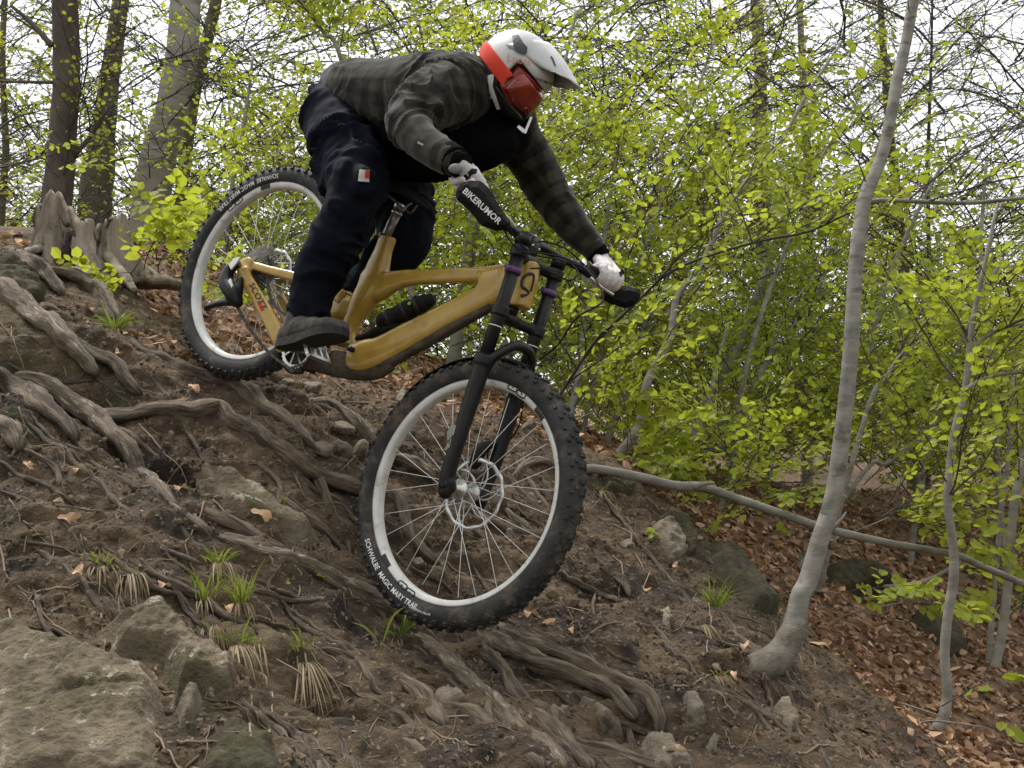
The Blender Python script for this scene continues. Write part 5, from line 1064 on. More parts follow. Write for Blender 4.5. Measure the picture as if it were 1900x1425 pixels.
up_ = unit(np.cross(sr-sn, [0, 1, 0])); up_ = up_ if up_[2] > 0 else -up_
for cc, wd, th in rows:
    for j in range(n_): a = 2*math.pi*j/n_; V.append(cc+np.array([0, wd*math.cos(a), 0])+up_*(th*math.sin(a)*(1 if math.sin(a) > 0 else .8)-.25*wd*math.cos(a)**2))
Fc = [(i*n_+j, i*n_+(j+1) % n_, (i+1)*n_+(j+1) % n_, (i+1)*n_+j) for i in range(6) for j in range(n_)]+[tuple(range(n_))[::-1], tuple(6*n_+j for j in range(n_))]
bp('saddle', V, Fc, 'matte')
for s_ in (-1, 1): V, Fc = tube(spline([sn+(sr-sn)*.2+[0, s_*.012, -.012], p1+[.03, s_*.021, .008], p1+[-.03, s_*.021, .01], sn+(sr-sn)*.85+[0, s_*.03, -.015]], 14), .0035, 6); bp('saddle_rail', V, Fc, 'steel')
# bottle / tool roll on the down tube
b0, b1 = loc(705, 600, 0), loc(806, 553, 0); bd = unit(b1-b0); L_ = np.linalg.norm(b1-b0)
s = [(0, .026), (.06, .034), (.28, .035), (.33, .031), (.38, .036), (.60, .036), (.64, .030), (.68, .033), (.84, .031), (.88, .024), (.95, .024), (1, .013)]
q = np.array([[*(b0+bd*L_*t), r_] for t, r_ in s]); V, Fc = tube(q[:, :3], q[:, 3]*.86, 22); bt = shade_auto(bp('bottle', V, Fc, 'matte'), .5)
for t in (.2, .5, .72): V, Fc = tube([b0+bd*L_*(t-.035), b0+bd*L_*(t+.035)], .0325, 22); bp('strap', V, Fc, 'black', bt)
V, Fc = tube([b0+bd*L_*.66+[0, -.031, .0], b0+bd*L_*.66+[0, -.0335, 0]], .006, 12); M['lime'] = mat('lime_print', (.3, .42, .05)); bp('badge', V, Fc, 'lime', bt)
V, N, Fc = remesh(balls([(*loc(662,628,0), .008), (*loc(685,622,0), .013), (*loc(705,612,0), .016), (*loc(740,606,0), .012)]), .004, 4); bp('bottle_cage', V, Fc, 'matte')
# fork: legs at y=+-.1 along the steering axis
def ax(u, y_, off=.05): return HT+AX*u+PF*off+np.array([0, y_, 0])
u_top, u_lc, u_lo, u_ax = -.075, .150, .300, .6637
OFF = .048; pj = []
for s_ in (-1, 1):
    y_ = s_*.096
    lg = joined('fork_tube', [rtube(ax(u_top+.01, y_, OFF), ax(u_lo+.06, y_, OFF), .0195, 22)], 'black', None, True)
    joined('top_cap', [rtube(ax(u_top-.006, y_, OFF), ax(u_top+.022, y_, OFF), .0225, 20), rtube(ax(u_top-.014, y_, OFF), ax(u_top-.006, y_, OFF), .013, 10)], 'black', lg, True)
    joined('purple_bumper', [rtube(ax(.020, y_, OFF), ax(.036, y_, OFF), .0245, 24), box(ax(.028, y_-.0*s_, OFF)+[-.002, -.024, 0], [.01, .006, .007])], 'purple', lg, True)
    joined('wear_mark', [rtube(ax(u_lc+.045, y_, OFF), ax(u_lc+.048, y_, OFF), .0198, 22)], 'white', lg, True)
    q = [(*ax(u_lo-.004, y_, OFF), .0255), (*ax(u_lo+.02, y_, OFF), .0255), (*ax(u_lo+.12, y_, OFF), .0240), (*ax(u_lo+.25, y_, OFF), .0215), (*ax(u_ax-.03, y_*.92, .044), .0225), (*ax(u_ax+.02, y_*.86, .05), .021)]
    pj += balls(q, 20)
    ring_c = ax(u_lo, y_, OFF); pj.append(rtube(ax(u_lo-.014, y_, OFF), ax(u_lo+.012, y_, OFF), .0305, 20))
    pj += balls([(*ax(u_ax-.01, y_*.88, .05), .022), (*ax(u_ax+.004, y_*.80, .055), .020)])
pj += balls([(*ax(u_lo+.012, -.096, OFF+.01), .018), (*ax(u_lo-.026, -.086, OFF+.03), .0135), (*ax(u_lo-.066, -.046, OFF+.045), .014), (*ax(u_lo-.076, 0, OFF+.05), .015), (*ax(u_lo-.066, .046, OFF+.045), .014), (*ax(u_lo-.026, .086, OFF+.03), .0135), (*ax(u_lo+.012, .096, OFF+.01), .020)])
V, N, Fc = remesh(pj, .0042, 3); lw = bp('fork_lower', V, Fc, 'black', None, True, True); BVF = BVHTree.FromPolygons([Vector(v) for v in toW(sw(V))], Fc)
M['grey'] = mat('grey_print', (.30, .29, .26)); 
dec_poly([(838,786),(846,790),(842,806),(830,818),(829,803)], BVF, 'grey', lw, inv='bike', dflt=3.1); dec_poly([(830,822),(838,812),(834,830),(824,836)], BVF, 'grey', lw, inv='bike', dflt=3.1)
# crowns
def crown(u, mid_off, m='black', r=.019):
    pr = []
    for s_ in (-1, 1): pr += balls([(*ax(u, s_*.096, OFF), .0245), (*ax(u, s_*.075, OFF*.8), r), (*ax(u, s_*.035, mid_off), r), (*ax(u, 0, mid_off), r*1.15)]); pr.append(rtube(ax(u-.016, s_*.096, OFF), ax(u+.016, s_*.096, OFF), .0255, 20))
    pr.append(rtube(ax(u-.016, 0, 0), ax(u+.016, 0, 0), .026, 20)); pr += balls([(*ax(u, 0, mid_off), r), (*ax(u, 0, 0), r)])
    V, N, Fc = remesh(pr, .004, 3); return bp('fork_crown', V, Fc, m, None, True, True)
crown(-.030, .02); crown(u_lc, .02, r=.017)
joined('headset', [rtube(ax(-.045, 0, 0), ax(-.002, 0, 0), .021, 20), rtube(ax(.105, 0, 0), ax(.135, 0, 0), .027, 24)], 'black', None, True)
# mudguard under the arch
V = []; n1, n2 = 12, 7
for i in range(n1+1):
    a = math.radians(104+i*5.6); 
    for j in range(n2+1):
        u = j/n2*2-1; rr = .402-.010*u*u; wd = .030*(1-.35*abs(i/n1*2-1)**2); V.append(FA+[rr*math.cos(a), wd*u, rr*math.sin(a)])
Fc = [(i*(n2+1)+j, i*(n2+1)+j+1, (i+1)*(n2+1)+j+1, (i+1)*(n2+1)+j) for i in range(n1) for j in range(n2)]; o = bp('mudguard', V, Fc, 'matte', None, True, True); s_ = o.modifiers.new('s', 'SOLIDIFY'); s_.thickness = .002
# front axle and brake caliper
joined('axle', [rtube(FA+[0, -.10, 0], FA+[0, .10, 0], .009), rtube(FA+[0, -.105, 0], FA+[0, -.09, 0], .014)], 'black', None, True)
V, N, Fc = remesh(balls([(*(FA+[-.07, .05, .06]), .018), (*(FA+[-.085, .05, .10]), .020), (*(FA+[-.08, .06, .13]), .014)]), .004, 3); bp('brake_caliper', V, Fc, 'black', None, True, True)
V, N, Fc = remesh(balls([(*(RA+[.05, .06, .085]), .016), (*(RA+[.08, .06, .075]), .018), (*(RA+[.10, .06, .05]), .014)]), .004, 3); bp('brake_caliper', V, Fc, 'black')
# handlebar, stem
BARN = loc(852, 312, -.375); BARF = loc(1146, 524, .375); STM = loc(984, 449, 0); STM[1] = 0
bq = [BARN, loc(866, 330, -.345), loc(903, 378, -.24), loc(930, 408, -.17), loc(955, 430, -.09), STM, loc(1018, 466, .09), loc(1050, 484, .17), loc(1088, 498, .25), loc(1122, 512, .345), BARF]
for i, y_ in ((1, -.345), (2, -.24), (3, -.17), (4, -.09)): bq[i][1] = y_
s = spline(np.array(bq), 70); rr = .0115+.0055*np.exp(-((np.arange(70)-34)/9.)**2); V, Fc = tube(s, rr, 14); bp('handlebar', V, Fc, 'black')
top = ax(-.05, 0, 0); V, N, Fc = remesh(balls([(*ax(-.045, 0, 0), .024), (*((ax(-.05, 0, .02)+STM)/2), .022), (*STM, .025)])+[rtube(STM+[0, -.028, 0], STM+[0, .028, 0], .0245)], .004, 3); stm = bp('stem', V, Fc, 'black')
for s_ in (-1, 1):
    for u in (-1, 1): cc = STM+[.0, s_*.018, 0]+PF*.022+AX*u*.014; joined('bolt', [rtube(cc, cc+PF*.006, .0045, 8)], 'silver', stm)
def grip(a, b): 
    q = np.linspace(0, 1, 40)[:, None]*(b-a)+a; r_ = .0165+.0012*(np.arange(40) % 2); r_[[0, 1, 38, 39]] = .0185; V, Fc = tube(q, r_, 16); return bp('grip', V, Fc, 'matte')
GN0, GN1 = BARN, BARN+(loc(903,378,-.24)-BARN)*.85; GF1, GF0 = BARF, BARF+(loc(1088,498,.25)-BARF)*.95
grip(GN0, GN1); grip(GF1, GF0)
def lever(a, b, s_):
    """brake lever: clamp, master cylinder and blade"""
    d = unit(b-a); f = unit(np.cross(d, [0, 0, 1.])); f = f if f[0] > 0 else -f; dn = -unit(np.cross(f, d)) if np.cross(f, d)[2] > 0 else unit(np.cross(f, d)); c0 = b+d*.02
    V, N, Fc = remesh(balls([(*(c0), .021), (*(c0+f*.03), .012), (*(c0+f*.035-d*.03+dn*.01), .011), (*(c0+f*.036+d*.05), .012), (*(c0+f*.025+d*.09), .010)]), .0035, 3); l = bp('brake_lever', V, Fc, 'matte')
    V, Fc = tube(spline([c0+f*.045+dn*.012-d*.01, c0+f*.065+dn*.022-d*.05, c0+f*.055+dn*.028-d*.085, c0+f*.062+dn*.03-d*.11], 14), .005, 8); bp('lever_blade', V, Fc, 'silver' if s_ > 0 else 'black', l)
    V, Fc = tube([c0+f*.002+d*.006, c0+f*.002+d*.014], .0235, 16); bp('clamp_band', V, Fc, 'silver', l); return c0+f*.03+d*.09
cN = lever(GN0, GN1, -1); cF = lever(GF1, GF0, 1)
# hand guards: curved shields in front of each hand
def guard(outline, y_, depth, bow, txt=None, name='hand_guard'):
    import bmesh
    b = bmesh.new(); b.faces.new([b.verts.new((x_, y2, 0)) for x_, y2 in outline]); bmesh.ops.triangulate(b, faces=b.faces[:]); bmesh.ops.subdivide_edges(b, edges=b.edges[:], cuts=3, use_grid_fill=True); bmesh.ops.triangulate(b, faces=b.faces[:])
    vv = np.array([v.co[:2] for v in b.verts]); ff = [tuple(v.index for v in f.verts) for f in b.faces]; b.free(); ed = edgedist(vv, outline)
    q = np.array([P(x_, y2, depth) for x_, y2 in vv]); q[:, 1] += -bow*sst(0, 7, ed)+.01; V = (q-BT)@BR; o = bp(name, V, ff, 'matte', None, False); m_ = o.modifiers.new('s', 'SOLIDIFY'); m_.thickness = .004
    return o, BVHTree.FromPolygons([Vector(v) for v in q], ff)
gN, BG = guard([(857,341),(872,336),(890,336),(905,348),(913,362),(931,391),(947,414),(940,424),(922,426),(894,417),(872,389),(849,368),(847,352)], 0, 2.93, .014)
dec_text('BIKERUMOR', (857, 356), (51, 46), 16.5, BG, 'white', gN, 'bike', bold=.02, dflt=2.9, off=.006)
gF, BGF = guard([(1133,527),(1160,531),(1186,537),(1189,548),(1178,564),(1160,571),(1138,563),(1115,553),(1122,538)], 0, 3.56, .014)
# cables
for pts in ([(*cF,), loc(1072,486,.12)+[.05, 0, 0], loc(1078,520,.0)+[.10, 0, 0], P(1070,590,3.05), P(1035,640,3.08), P(1000,668,3.12)],):
    q = [np.array(p_) for p_ in pts]; q[3:] = [(p_-BT)@BR for p_ in q[3:]]; V, Fc = tube(spline(np.array(q), 40), .0026, 6); bp('cable', V, Fc, 'matte')
for a_, pts in enumerate(([(902,352,2.98),(925,388,3.03),(950,432,3.1),(985,470,3.16),(1040,482,3.25),(1080,500,3.4)], [(930,400,3.02),(942,440,3.06),(968,466,3.12),(1005,470,3.2),(1045,478,3.28),(1064,490,3.36)], [(1060,490,3.35),(1072,505,3.2),(1055,520,3.15),(1010,500,3.15),(985,498,3.2)], [(986,452,3.1),(1010,448,3.15),(1050,462,3.2),(1085,492,3.4)])):
    q = (np.array([P(*p_) for p_ in pts])-BT)@BR; V, Fc = tube(spline(q, 30), .0024, 6); bp('cable', V, Fc, 'silver' if a_ == 3 and False else 'matte')
q = (np.array([P(*p_) for p_ in [(930,395,3.0),(945,405,3.0),(956,420,3.02)]])-BT)@BR; V, Fc = tube(spline(q, 10), .003, 6); bp('cable_sleeve', V, Fc, 'white')
V, Fc = tube(spline([ax(u_lo+.05, .10, .075), ax(u_lo+.15, .12, .07), ax(u_lo+.25, .10, .02), FA+[-.08, .06, .13]], 20), .0025, 6); bp('cable', V, Fc, 'matte', None, True, True)
# ------------------------------------------------------------------ rider
M['jacket'] = None
def plaid():
    m = bpy.data.materials.new('plaid_flannel'); m.use_nodes = True; n = m.node_tree.nodes; L = m.node_tree.links; b = n['Principled BSDF']; b.inputs['Roughness'].default_value = .95; b.inputs['Specular IOR Level'].default_value = .15
    b.inputs['Sheen Weight'].default_value = .15
    def at(k): a = n.new('ShaderNodeAttribute'); a.attribute_name = k; return a.outputs['Fac']
    def mth(op, a, bb=None, c=None):
        x = n.new('ShaderNodeMath'); x.operation = op
        for i, v in enumerate((a, bb, c)):
            if v is None: continue
            if isinstance(v, (int, float)): x.inputs[i].default_value = v
            else: L.new(v, x.inputs[i])
        return x.outputs[0]
    def stripe(k, per):
        s = mth('SINE', mth('MULTIPLY', at(k), 2*math.pi/per)); x = n.new('ShaderNodeMapRange'); x.interpolation_type = 'SMOOTHSTEP'; x.inputs[1].default_value = -.45; x.inputs[2].default_value = .45; L.new(s, x.inputs[0]); return x.outputs[0]
    f = mth('MULTIPLY_ADD', stripe('pu', .072), .5, mth('MULTIPLY', stripe('pv', .078), .5))
    tc = n.new('ShaderNodeTexCoord'); nz = n.new('ShaderNodeTexNoise'); nz.inputs['Scale'].default_value = 9; nz.inputs['Detail'].default_value = 6; L.new(tc.outputs['Object'], nz.inputs[0])
    f = mth('ADD', f, mth('MULTIPLY_ADD', nz.outputs[0], .3, -.15))
    cr = n.new('ShaderNodeValToRGB'); L.new(f, cr.inputs[0]); e = cr.color_ramp.elements; e[0].color = (.006, .005, .004, 1); e[0].position = .0; e[1].color = (.040, .035, .023, 1); e[1].position = 1.0; x = cr.color_ramp.elements.new(.5); x.color = (.018, .0145, .010, 1)
    L.new(cr.outputs[0], b.inputs['Base Color'])
    n2 = n.new('ShaderNodeTexNoise'); n2.inputs['Scale'].default_value = 260; L.new(tc.outputs['Object'], n2.inputs[0]); bp_ = n.new('ShaderNodeBump'); bp_.inputs['Strength'].default_value = .35; bp_.inputs['Distance'].default_value = .002; L.new(n2.outputs[0], bp_.inputs['Height']); L.new(bp_.outputs[0], b.inputs['Normal']); return m
M['plaid'] = plaid()
M['trousers'] = mat('navy_black_cloth', (.0038, .0048, .0095), (.0068, .0085, .0155), 6, .8, .3, 300, bdist=.001, spec=.08)
M['inner'] = mat('black_cloth', (.0022, .0022, .0026), (.004, .004, .0045), 6, .95, .2, 200, spec=.05)
M['skin'] = mat('skin', (.42, .24, .17), (.50, .30, .22), 12, .55)
M['glove'] = mat('white_glove', (.56, .52, .52), (.66, .62, .62), 22, .8, .3, 160, c3=(.34, .31, .30), s3=14, t3=(.58, .7), bdist=.002)
M['shoe'] = mat('dusty_shoe', (.030, .025, .021), (.085, .070, .056), 18, .9, .7, 70, bdist=.004)
M['sole'] = mat('rubber_sole', (.010, .009, .008), (.022, .019, .017), 30, .8, .4, 60)
M['helmet'] = mat('white_helmet', (.40, .40, .39), (.50, .50, .49), 9, .4, .02, 30, coat=.3, c3=(.33, .32, .30), s3=30, t3=(.60, .75))
M['helmetblack'] = mat('black_helmet', (.008, .008, .009), (.014, .014, .015), 9, .45)
M['strap'] = mat('red_strap', (.56, .030, .010), (.66, .045, .014), 20, .8, .3, 200, bdist=.001)
M['frame_red'] = mat('goggle_frame', (.14, .006, .008), (.18, .010, .010), 9, .4)
M['lens'] = mat('red_lens', (.12, .004, .0025), (.26, .016, .004), 9, .10, metal=.4, spec=.8, coat=.6)
rc0 = P(690, 330, 3.7); rider = empty('person', rc0)
tag(rider, 'mountain biker in plaid jacket, dark trousers, white full face helmet and red goggles', 'person')
def rj(name, V, Fc, m, parent=None, smooth=True, attrs=None): return make(name, np.asarray(V)-rc0, Fc, M[m], parent or rider, smooth, attrs=attrs)
def px(rows): return np.array([[*P(x_, y_, d_), r_*d_/F] for x_, y_, d_, r_ in rows])
def cloth(chains, voxel, it, bones, amp, fs=(9, 34), seed=0, pin=None):
    pr = []; [pr.extend(balls(px(c), 20)) for c in chains]; V, N, Fc = remesh(pr, voxel, it)
    # folds: noise stretched across each limb
    B = [px(b) for b in bones]; A0 = np.vstack([b[:-1, :3] for b in B]); A1 = np.vstack([b[1:, :3] for b in B]); D = A1-A0; Ln = np.linalg.norm(D, axis=1); Dn = D/Ln[:, None]
    off = np.concatenate([np.concatenate([[0], np.cumsum(np.linalg.norm(np.diff(b[:, :3], axis=0), axis=1))[:-1]])+i*.037 for i, b in enumerate(B)])
    t = np.clip(((V[:, None]-A0[None])*Dn[None]).sum(-1), 0, Ln[None]); dist = np.linalg.norm(V[:, None]-(A0[None]+t[..., None]*Dn[None]), axis=-1)
    w = 1/(dist**6+1e-9); w /= w.sum(1)[:, None]; a = (w[..., None]*Dn[None]).sum(1); a /= np.linalg.norm(a, axis=1)[:, None]+1e-9
    s_ = (w*(off[None]+t)).sum(1); q = V*fs[0]+np.array([.6, .5, .62])*(s_*fs[1])[:, None]
    wob = fbm(V*7+seed, 2); f = 1-np.abs(noise(q+seed+wob[:, None]*1.2)); f2 = 1-np.abs(noise(q*2.1+seed+9)); dsp = amp*(f**4*1.1+.25*f2**3-.42)*np.clip(.45+.9*noise(V*4+seed*2), .08, 1.2)
    V = V+N*dsp[:, None]+N*(amp*.08*noise(V*45))[:, None]
    k = dist.argmin(1); i = np.arange(len(V)); pu = off[k]+t[i, k]; ax_ = Dn[k]; ref = np.cross(ax_, np.array([0, 1, .0])); ref /= np.linalg.norm(ref, axis=1)[:, None]+1e-9; oth = np.cross(ax_, ref)
    rr = V-(A0[k]+t[i, k][:, None]*ax_); pv = np.arctan2((rr*ref).sum(1), -(rr*oth).sum(1))*np.maximum(dist[i, k], .05)
    return V, Fc, pu, pv
# --- body under the clothes, one continuous surface
hipN, hipF = (622,215,3.74), (668,245,3.96)
body = [[(640,210,3.80,48),(690,200,3.75,50),(760,195,3.66,54),(830,190,3.58,52),(880,160,3.52,36),(925,140,3.47,26)], [(668,230,3.9,44),(760,230,3.78,50),(860,225,3.68,46),(930,215,3.64,34)],
        [(830,175,3.44,38),(790,195,3.3,34),(760,232,3.2,28),(800,268,3.1,25),(838,296,3.02,19)], [(940,235,3.68,36),(985,300,3.7,31),(1020,360,3.7,26),(1065,420,3.65,23),(1104,466,3.60,17)],
        [(622,215,3.74,48),(650,300,3.55,46),(665,362,3.42,36),(630,430,3.44,34),(595,510,3.48,26),(565,585,3.47,22)], [(668,245,3.96,46),(720,350,3.9,42),(755,440,3.84,34),(700,505,3.88,28),(640,560,3.92,22)],
        [(925,140,3.47,26),(948,132,3.46,42),(955,148,3.45,38),(962,165,3.43,30)]]
pr = []; [pr.extend(balls(px(c), 14, 5)) for c in body]; nose_ = px([(976,180,3.41,7)])[0]; pr.append((ICO2[0]*nose_[3]+nose_[:3], ICO2[1]))
V, N, Fc = remesh(pr, .010, 3); rj('body', V, Fc, 'skin')
# --- trousers
tr = [[(628,208,3.76,66),(650,225,3.80,66),(690,250,3.86,62)], [(620,215,3.74,63),(634,262,3.64,64),(650,312,3.53,60),(658,352,3.44,55),(650,385,3.43,52),(630,430,3.44,50),(600,490,3.47,46),(582,540,3.48,42),(570,584,3.48,42)],
      [(680,245,3.93,64),(715,310,3.92,66),(742,380,3.88,62),(752,440,3.85,53),(735,470,3.86,46),(692,510,3.9,40),(650,552,3.94,35),(612,592,3.97,31)], [(700,290,3.72,58),(730,300,3.78,56)]]
V, Fc, pu, pv = cloth(tr, .0075, 5, [tr[1], tr[2]], .028, (5, 15), 3); tro = rj('trousers', V, Fc, 'trousers'); BVT = BVHTree.FromPolygons([Vector(v) for v in V], Fc)
M['patchw'] = mat('white_patch', (.55, .52, .48)); 
dec_poly([(667,314),(686,316),(685,338),(664,336)], BVT, 'patchw', tro, 'patch', inv=rc0, dflt=3.4, off=.003); dec_poly([(678,316),(686,317),(685,331),(677,330)], BVT, 'red', tro, 'patch', inv=rc0, off=.0045, dflt=3.4)
# --- jacket
back = [(630,158,3.78,40),(655,168,3.72,57),(720,176,3.62,67),(800,176,3.50,76),(850,166,3.44,70),(872,150,3.50,46)]
jk = [back, [(655,200,3.88,58),(740,228,3.80,66),(840,235,3.72,72),(920,215,3.66,62),(955,225,3.66,44)], [(745,262,3.74,58),(790,282,3.70,50),(860,282,3.64,46),(905,272,3.62,42)], [(872,148,3.54,46),(890,160,3.60,36)],
      [(838,170,3.40,58),(795,186,3.30,49),(762,224,3.20,43),(776,254,3.13,38),(808,280,3.06,33),(836,298,3.01,29)],
      [(940,232,3.68,50),(985,298,3.70,43),(1020,360,3.70,38),(1062,418,3.65,33),(1094,452,3.61,26),(1104,464,3.60,23)]]
V, Fc, pu, pv = cloth(jk, .0065, 5, [back, jk[4], jk[5]], .017, (6, 20), 11)
# the open front and the hem are black lining: split the shell by where the cloth faces down and forward
jacket = rj('jacket', V, Fc, 'plaid', attrs={'pu': pu, 'pv': pv}); BVJ = BVHTree.FromPolygons([Vector(v) for v in V], Fc)
fr_ = [[(735,296,3.66,34),(780,300,3.60,40),(840,288,3.52,44),(895,275,3.48,42),(930,262,3.48,36)], [(840,235,3.50,52),(890,228,3.52,52),(930,220,3.53,42),(950,250,3.52,40)], [(770,318,3.62,20),(796,326,3.60,12)], [(895,165,3.58,30),(905,195,3.56,34)], [(760,240,3.56,58),(820,250,3.52,60)]]
V2, F2, a_, b_ = cloth(fr_, .008, 5, [fr_[0]], .008, (9, 22), 5); rj('inner_shirt', V2, F2, 'inner')
V3, F3 = tube(spline(px([(617,110,3.70,1),(632,145,3.66,1),(650,190,3.66,1),(700,205,3.62,1)])[:, :3], 20), .0035, 6)
dec_poly([(775,262),(786,267),(785,271),(774,266)], BVJ, 'grey', jacket, 'reflective_tab', inv=rc0, dflt=3.1)
# cuffs and wristbands
def ringb(name, a, b, r, m, parent=None): V, Fc = tube(spline([P(*a), P(*b)], 5), r, 18, .03, 40); return rj(name, V, Fc, m, parent)
ringb('cuff', (830,290,3.03), (846,302,3.0), .044, 'inner'); ringb('wristband', (838,296,3.015), (858,309,2.99), .036, 'inner'); ringb('cuff', (1098,457,3.60), (1108,469,3.595), .040, 'plaid'); ringb('wristband', (1106,466,3.59), (1116,478,3.585), .034, 'inner')
V, Fc = ICO3[0]*np.array([.020, .008, .014])+P(846, 313, 2.955), ICO3[1]; M['grey2'] = mat('grey_rubber', (.16, .16, .17), rough=.5); rj('wrist_snap', V, Fc, 'grey2')
# --- gloves gripping the bar
def glove(side, g0, g1, wrist, name='glove'):
    """g0 outer end of the grip, g1 inner end (world); wrist world point"""
    g0, g1, wrist = map(np.array, (g0, g1, wrist)); d = unit(g1-g0); mid = g0+d*.052; tw = unit(wrist-mid); tw = unit(tw-d*np.dot(tw, d)); up = np.cross(d, tw); up = up if up[2] > 0 else -up; fw = -tw
    # up: away from the ground, fw: away from the wrist
    R_ = .034; rows = []; pr = []
    kn = [mid+d*o_+up*.026+fw*(.012+e_) for o_, e_ in ((-.033, -.006), (-.011, .002), (.011, .003), (.033, -.004))]
    wq = wrist+fw*.004
    for i, k in enumerate(kn):
        b = wq+(k-wq)*.35+d*(-.020+.0135*i)*.5; pr += balls([(*(wq+d*(-.018+.012*i)), .0175), (*((b+k)/2), .0165), (*k, .0145)], 12, 4)
    pr += balls([(*(wq), .026), (*(mid-fw*.02+up*.012), .026)], 14, 4); pr += balls([(*(mid-fw*.02+up*.006-d*.025), .022), (*(mid-fw*.02+up*.006+d*.025), .022)], 12, 4)
    for i, (k, L_) in enumerate(zip(kn, (.85, 1.0, 1.05, .92))):
        c = mid+d*(-.033+.022*i); a0 = math.atan2(np.dot(k-c, up), np.dot(k-c, fw)); q = [(*k, .0135)]
        for j, (da, r_) in enumerate(((.55, .0128), (1.15, .0122), (1.8, .0115), (2.5, .0105))):
            a = a0-da*L_; rr = R_-.001*j-.002; q.append((*(c+fw*math.cos(a)*rr+up*math.sin(a)*rr), r_))
        pr += balls(q, 10, 4)
    b = mid+d*.030-fw*.022+up*.002; pr += balls([(*b, .0185), (*(b+d*.024-up*.012+fw*.008), .0145), (*(b+d*.034-up*.026+fw*.022), .0125), (*(b+d*.032-up*.034+fw*.038), .0110)], 12, 4)
    V, N, Fc = remesh(pr, .0026, 3); V = V+N*(.0012*fbm(V*60, 2)+.0008*(1-np.abs(noise(V*130))))[:, None]; g = rj(name, V, Fc, 'glove')
    return g, BVHTree.FromPolygons([Vector(v) for v in V], Fc), kn
WN = P(852, 303, 3.0); WF = P(1114, 478, 3.60)
gn0, gn1 = toW(GN0), toW(GN1); gf0, gf1 = toW(GF1), toW(GF0)
glN, BGN, k1 = glove(-1, gn0+np.array([0, 0, 0]), gn1, WN); glF, BGF2, k2 = glove(1, gf0, gf1, WF)
dec_poly([(868,320),(876,312),(886,314),(884,322),(876,324),(872,330)], BGN, 'matte', glN, 'knuckle_pad', inv=rc0, dflt=2.95); dec_poly([(1148,505),(1156,500),(1159,507),(1152,514)], BGF2, 'matte', glF, 'knuckle_pad', inv=rc0, dflt=3.5)
# --- shoes
def shoe(heel, toe, side_, name='shoe'):
    h_, t_ = np.array(heel), np.array(toe); x_ = unit(t_-h_); y_ = unit(BR[:, 1]-x_*np.dot(BR[:, 1], x_)); z_ = np.cross(x_, y_); L_ = np.linalg.norm(t_-h_); T_ = lambda q: h_+np.asarray(q)@np.stack([x_, y_, z_])
    k = L_/.29; V = []; n_ = 20; rows = [(-.006, .022, .040, .045), (.02, .032, .066, .052), (.06, .035, .086, .058), (.10, .037, .084, .050), (.15, .043, .068, .040), (.20, .050, .056, .032), (.24, .049, .050, .028), (.275, .036, .040, .022), (.292, .014, .020, .014)]
    mb = []
    for xx, wd, hh, m_ in rows:
        for j in range(n_):
            a = 2*math.pi*j/n_; ca, sa_ = math.cos(a), math.sin(a); V.append((xx*k, wd*k*math.copysign(abs(ca)**.75, ca), (hh*(.5+.5*math.copysign(abs(sa_)**.8, sa_)))*k))
    Fc = [(i*n_+j, i*n_+(j+1) % n_, (i+1)*n_+(j+1) % n_, (i+1)*n_+j) for i in range(len(rows)-1) for j in range(n_)]+[tuple(range(n_))[::-1], tuple((len(rows)-1)*n_+j for j in range(n_))]
    ank = balls([(.055*k, 0, .06*k, .036*k), (.060*k, 0, .10*k, .034*k)], 14, 4)
    V, N, Fc = remesh([(np.array(V), Fc)]+ank, .004, 4); V = V+N*(.0022*fbm(V*45, 3))[:, None]; s_ = rj(name, T_(V), Fc, 'shoe')
    so = []; out = [(xx*k, wd*k*1.08) for xx, wd, *_ in rows]; poly = [(-.012*k, 0)]+out+[(x2, -y2) for x2, y2 in out[::-1]]; n2 = len(poly)
    Vs = [(x2, y2, -.016*k-.004*(x2 > .05 and x2 < .12)) for x2, y2 in poly]+[(x2, y2, .010*k) for x2, y2 in poly]; rj('sole', T_(np.array(Vs)), [tuple(range(n2))[::-1], tuple(range(n2, 2*n2))]+[(i, (i+1) % n2, (i+1) % n2+n2, i+n2) for i in range(n2)], 'sole', s_, False)
    for i in range(5):
        xx = .085+.022*i; w_ = .034; hh = .094-.010*i; q = spline([(xx*k, -w_*k*.8, (hh-.018)*k), (xx*k, 0, (hh+.004)*k), ((xx+.006)*k, w_*k*.8, (hh-.018)*k)], 8); V4, F4 = tube(q, .003, 5); rj('lace', T_(V4), F4, 'matte', s_)
    return s_
ns = P(522, 640, 3.46); nt_2 = P(640, 614, 3.31)
shoe(ns, nt_2, -1); shoe(P(536, 634, 4.0), P(632, 622, 3.84), 1)
# --- helmet (head-local: x face forward, y left, z crown)
HC = P(957, 131, 3.44)
UVN, UVM = 128, 96
_u = np.linspace(0, 2*np.pi, UVN, endpoint=False); _w = np.linspace(-np.pi/2+.02, np.pi/2-.02, UVM)
UVS = np.stack([np.outer(np.cos(_w), np.cos(_u)), np.outer(np.cos(_w), np.sin(_u)), np.outer(np.sin(_w), np.ones(UVN))], -1).reshape(-1, 3)
UVF = [(i*UVN+j, i*UVN+(j+1) % UVN, (i+1)*UVN+(j+1) % UVN, (i+1)*UVN+j) for i in range(UVM-1) for j in range(UVN)]+[tuple(range((UVM-1)*UVN, UVM*UVN))]; gx_ = unit([.50, -.42, -.76]); uz = np.array([.80, -.18, .57]); uz = unit(uz-gx_*np.dot(uz, gx_)); ly = np.cross(uz, gx_); HR = np.stack([gx_, ly, uz], 1)
def hw(q): return np.asarray(q, float)@HR.T+HC
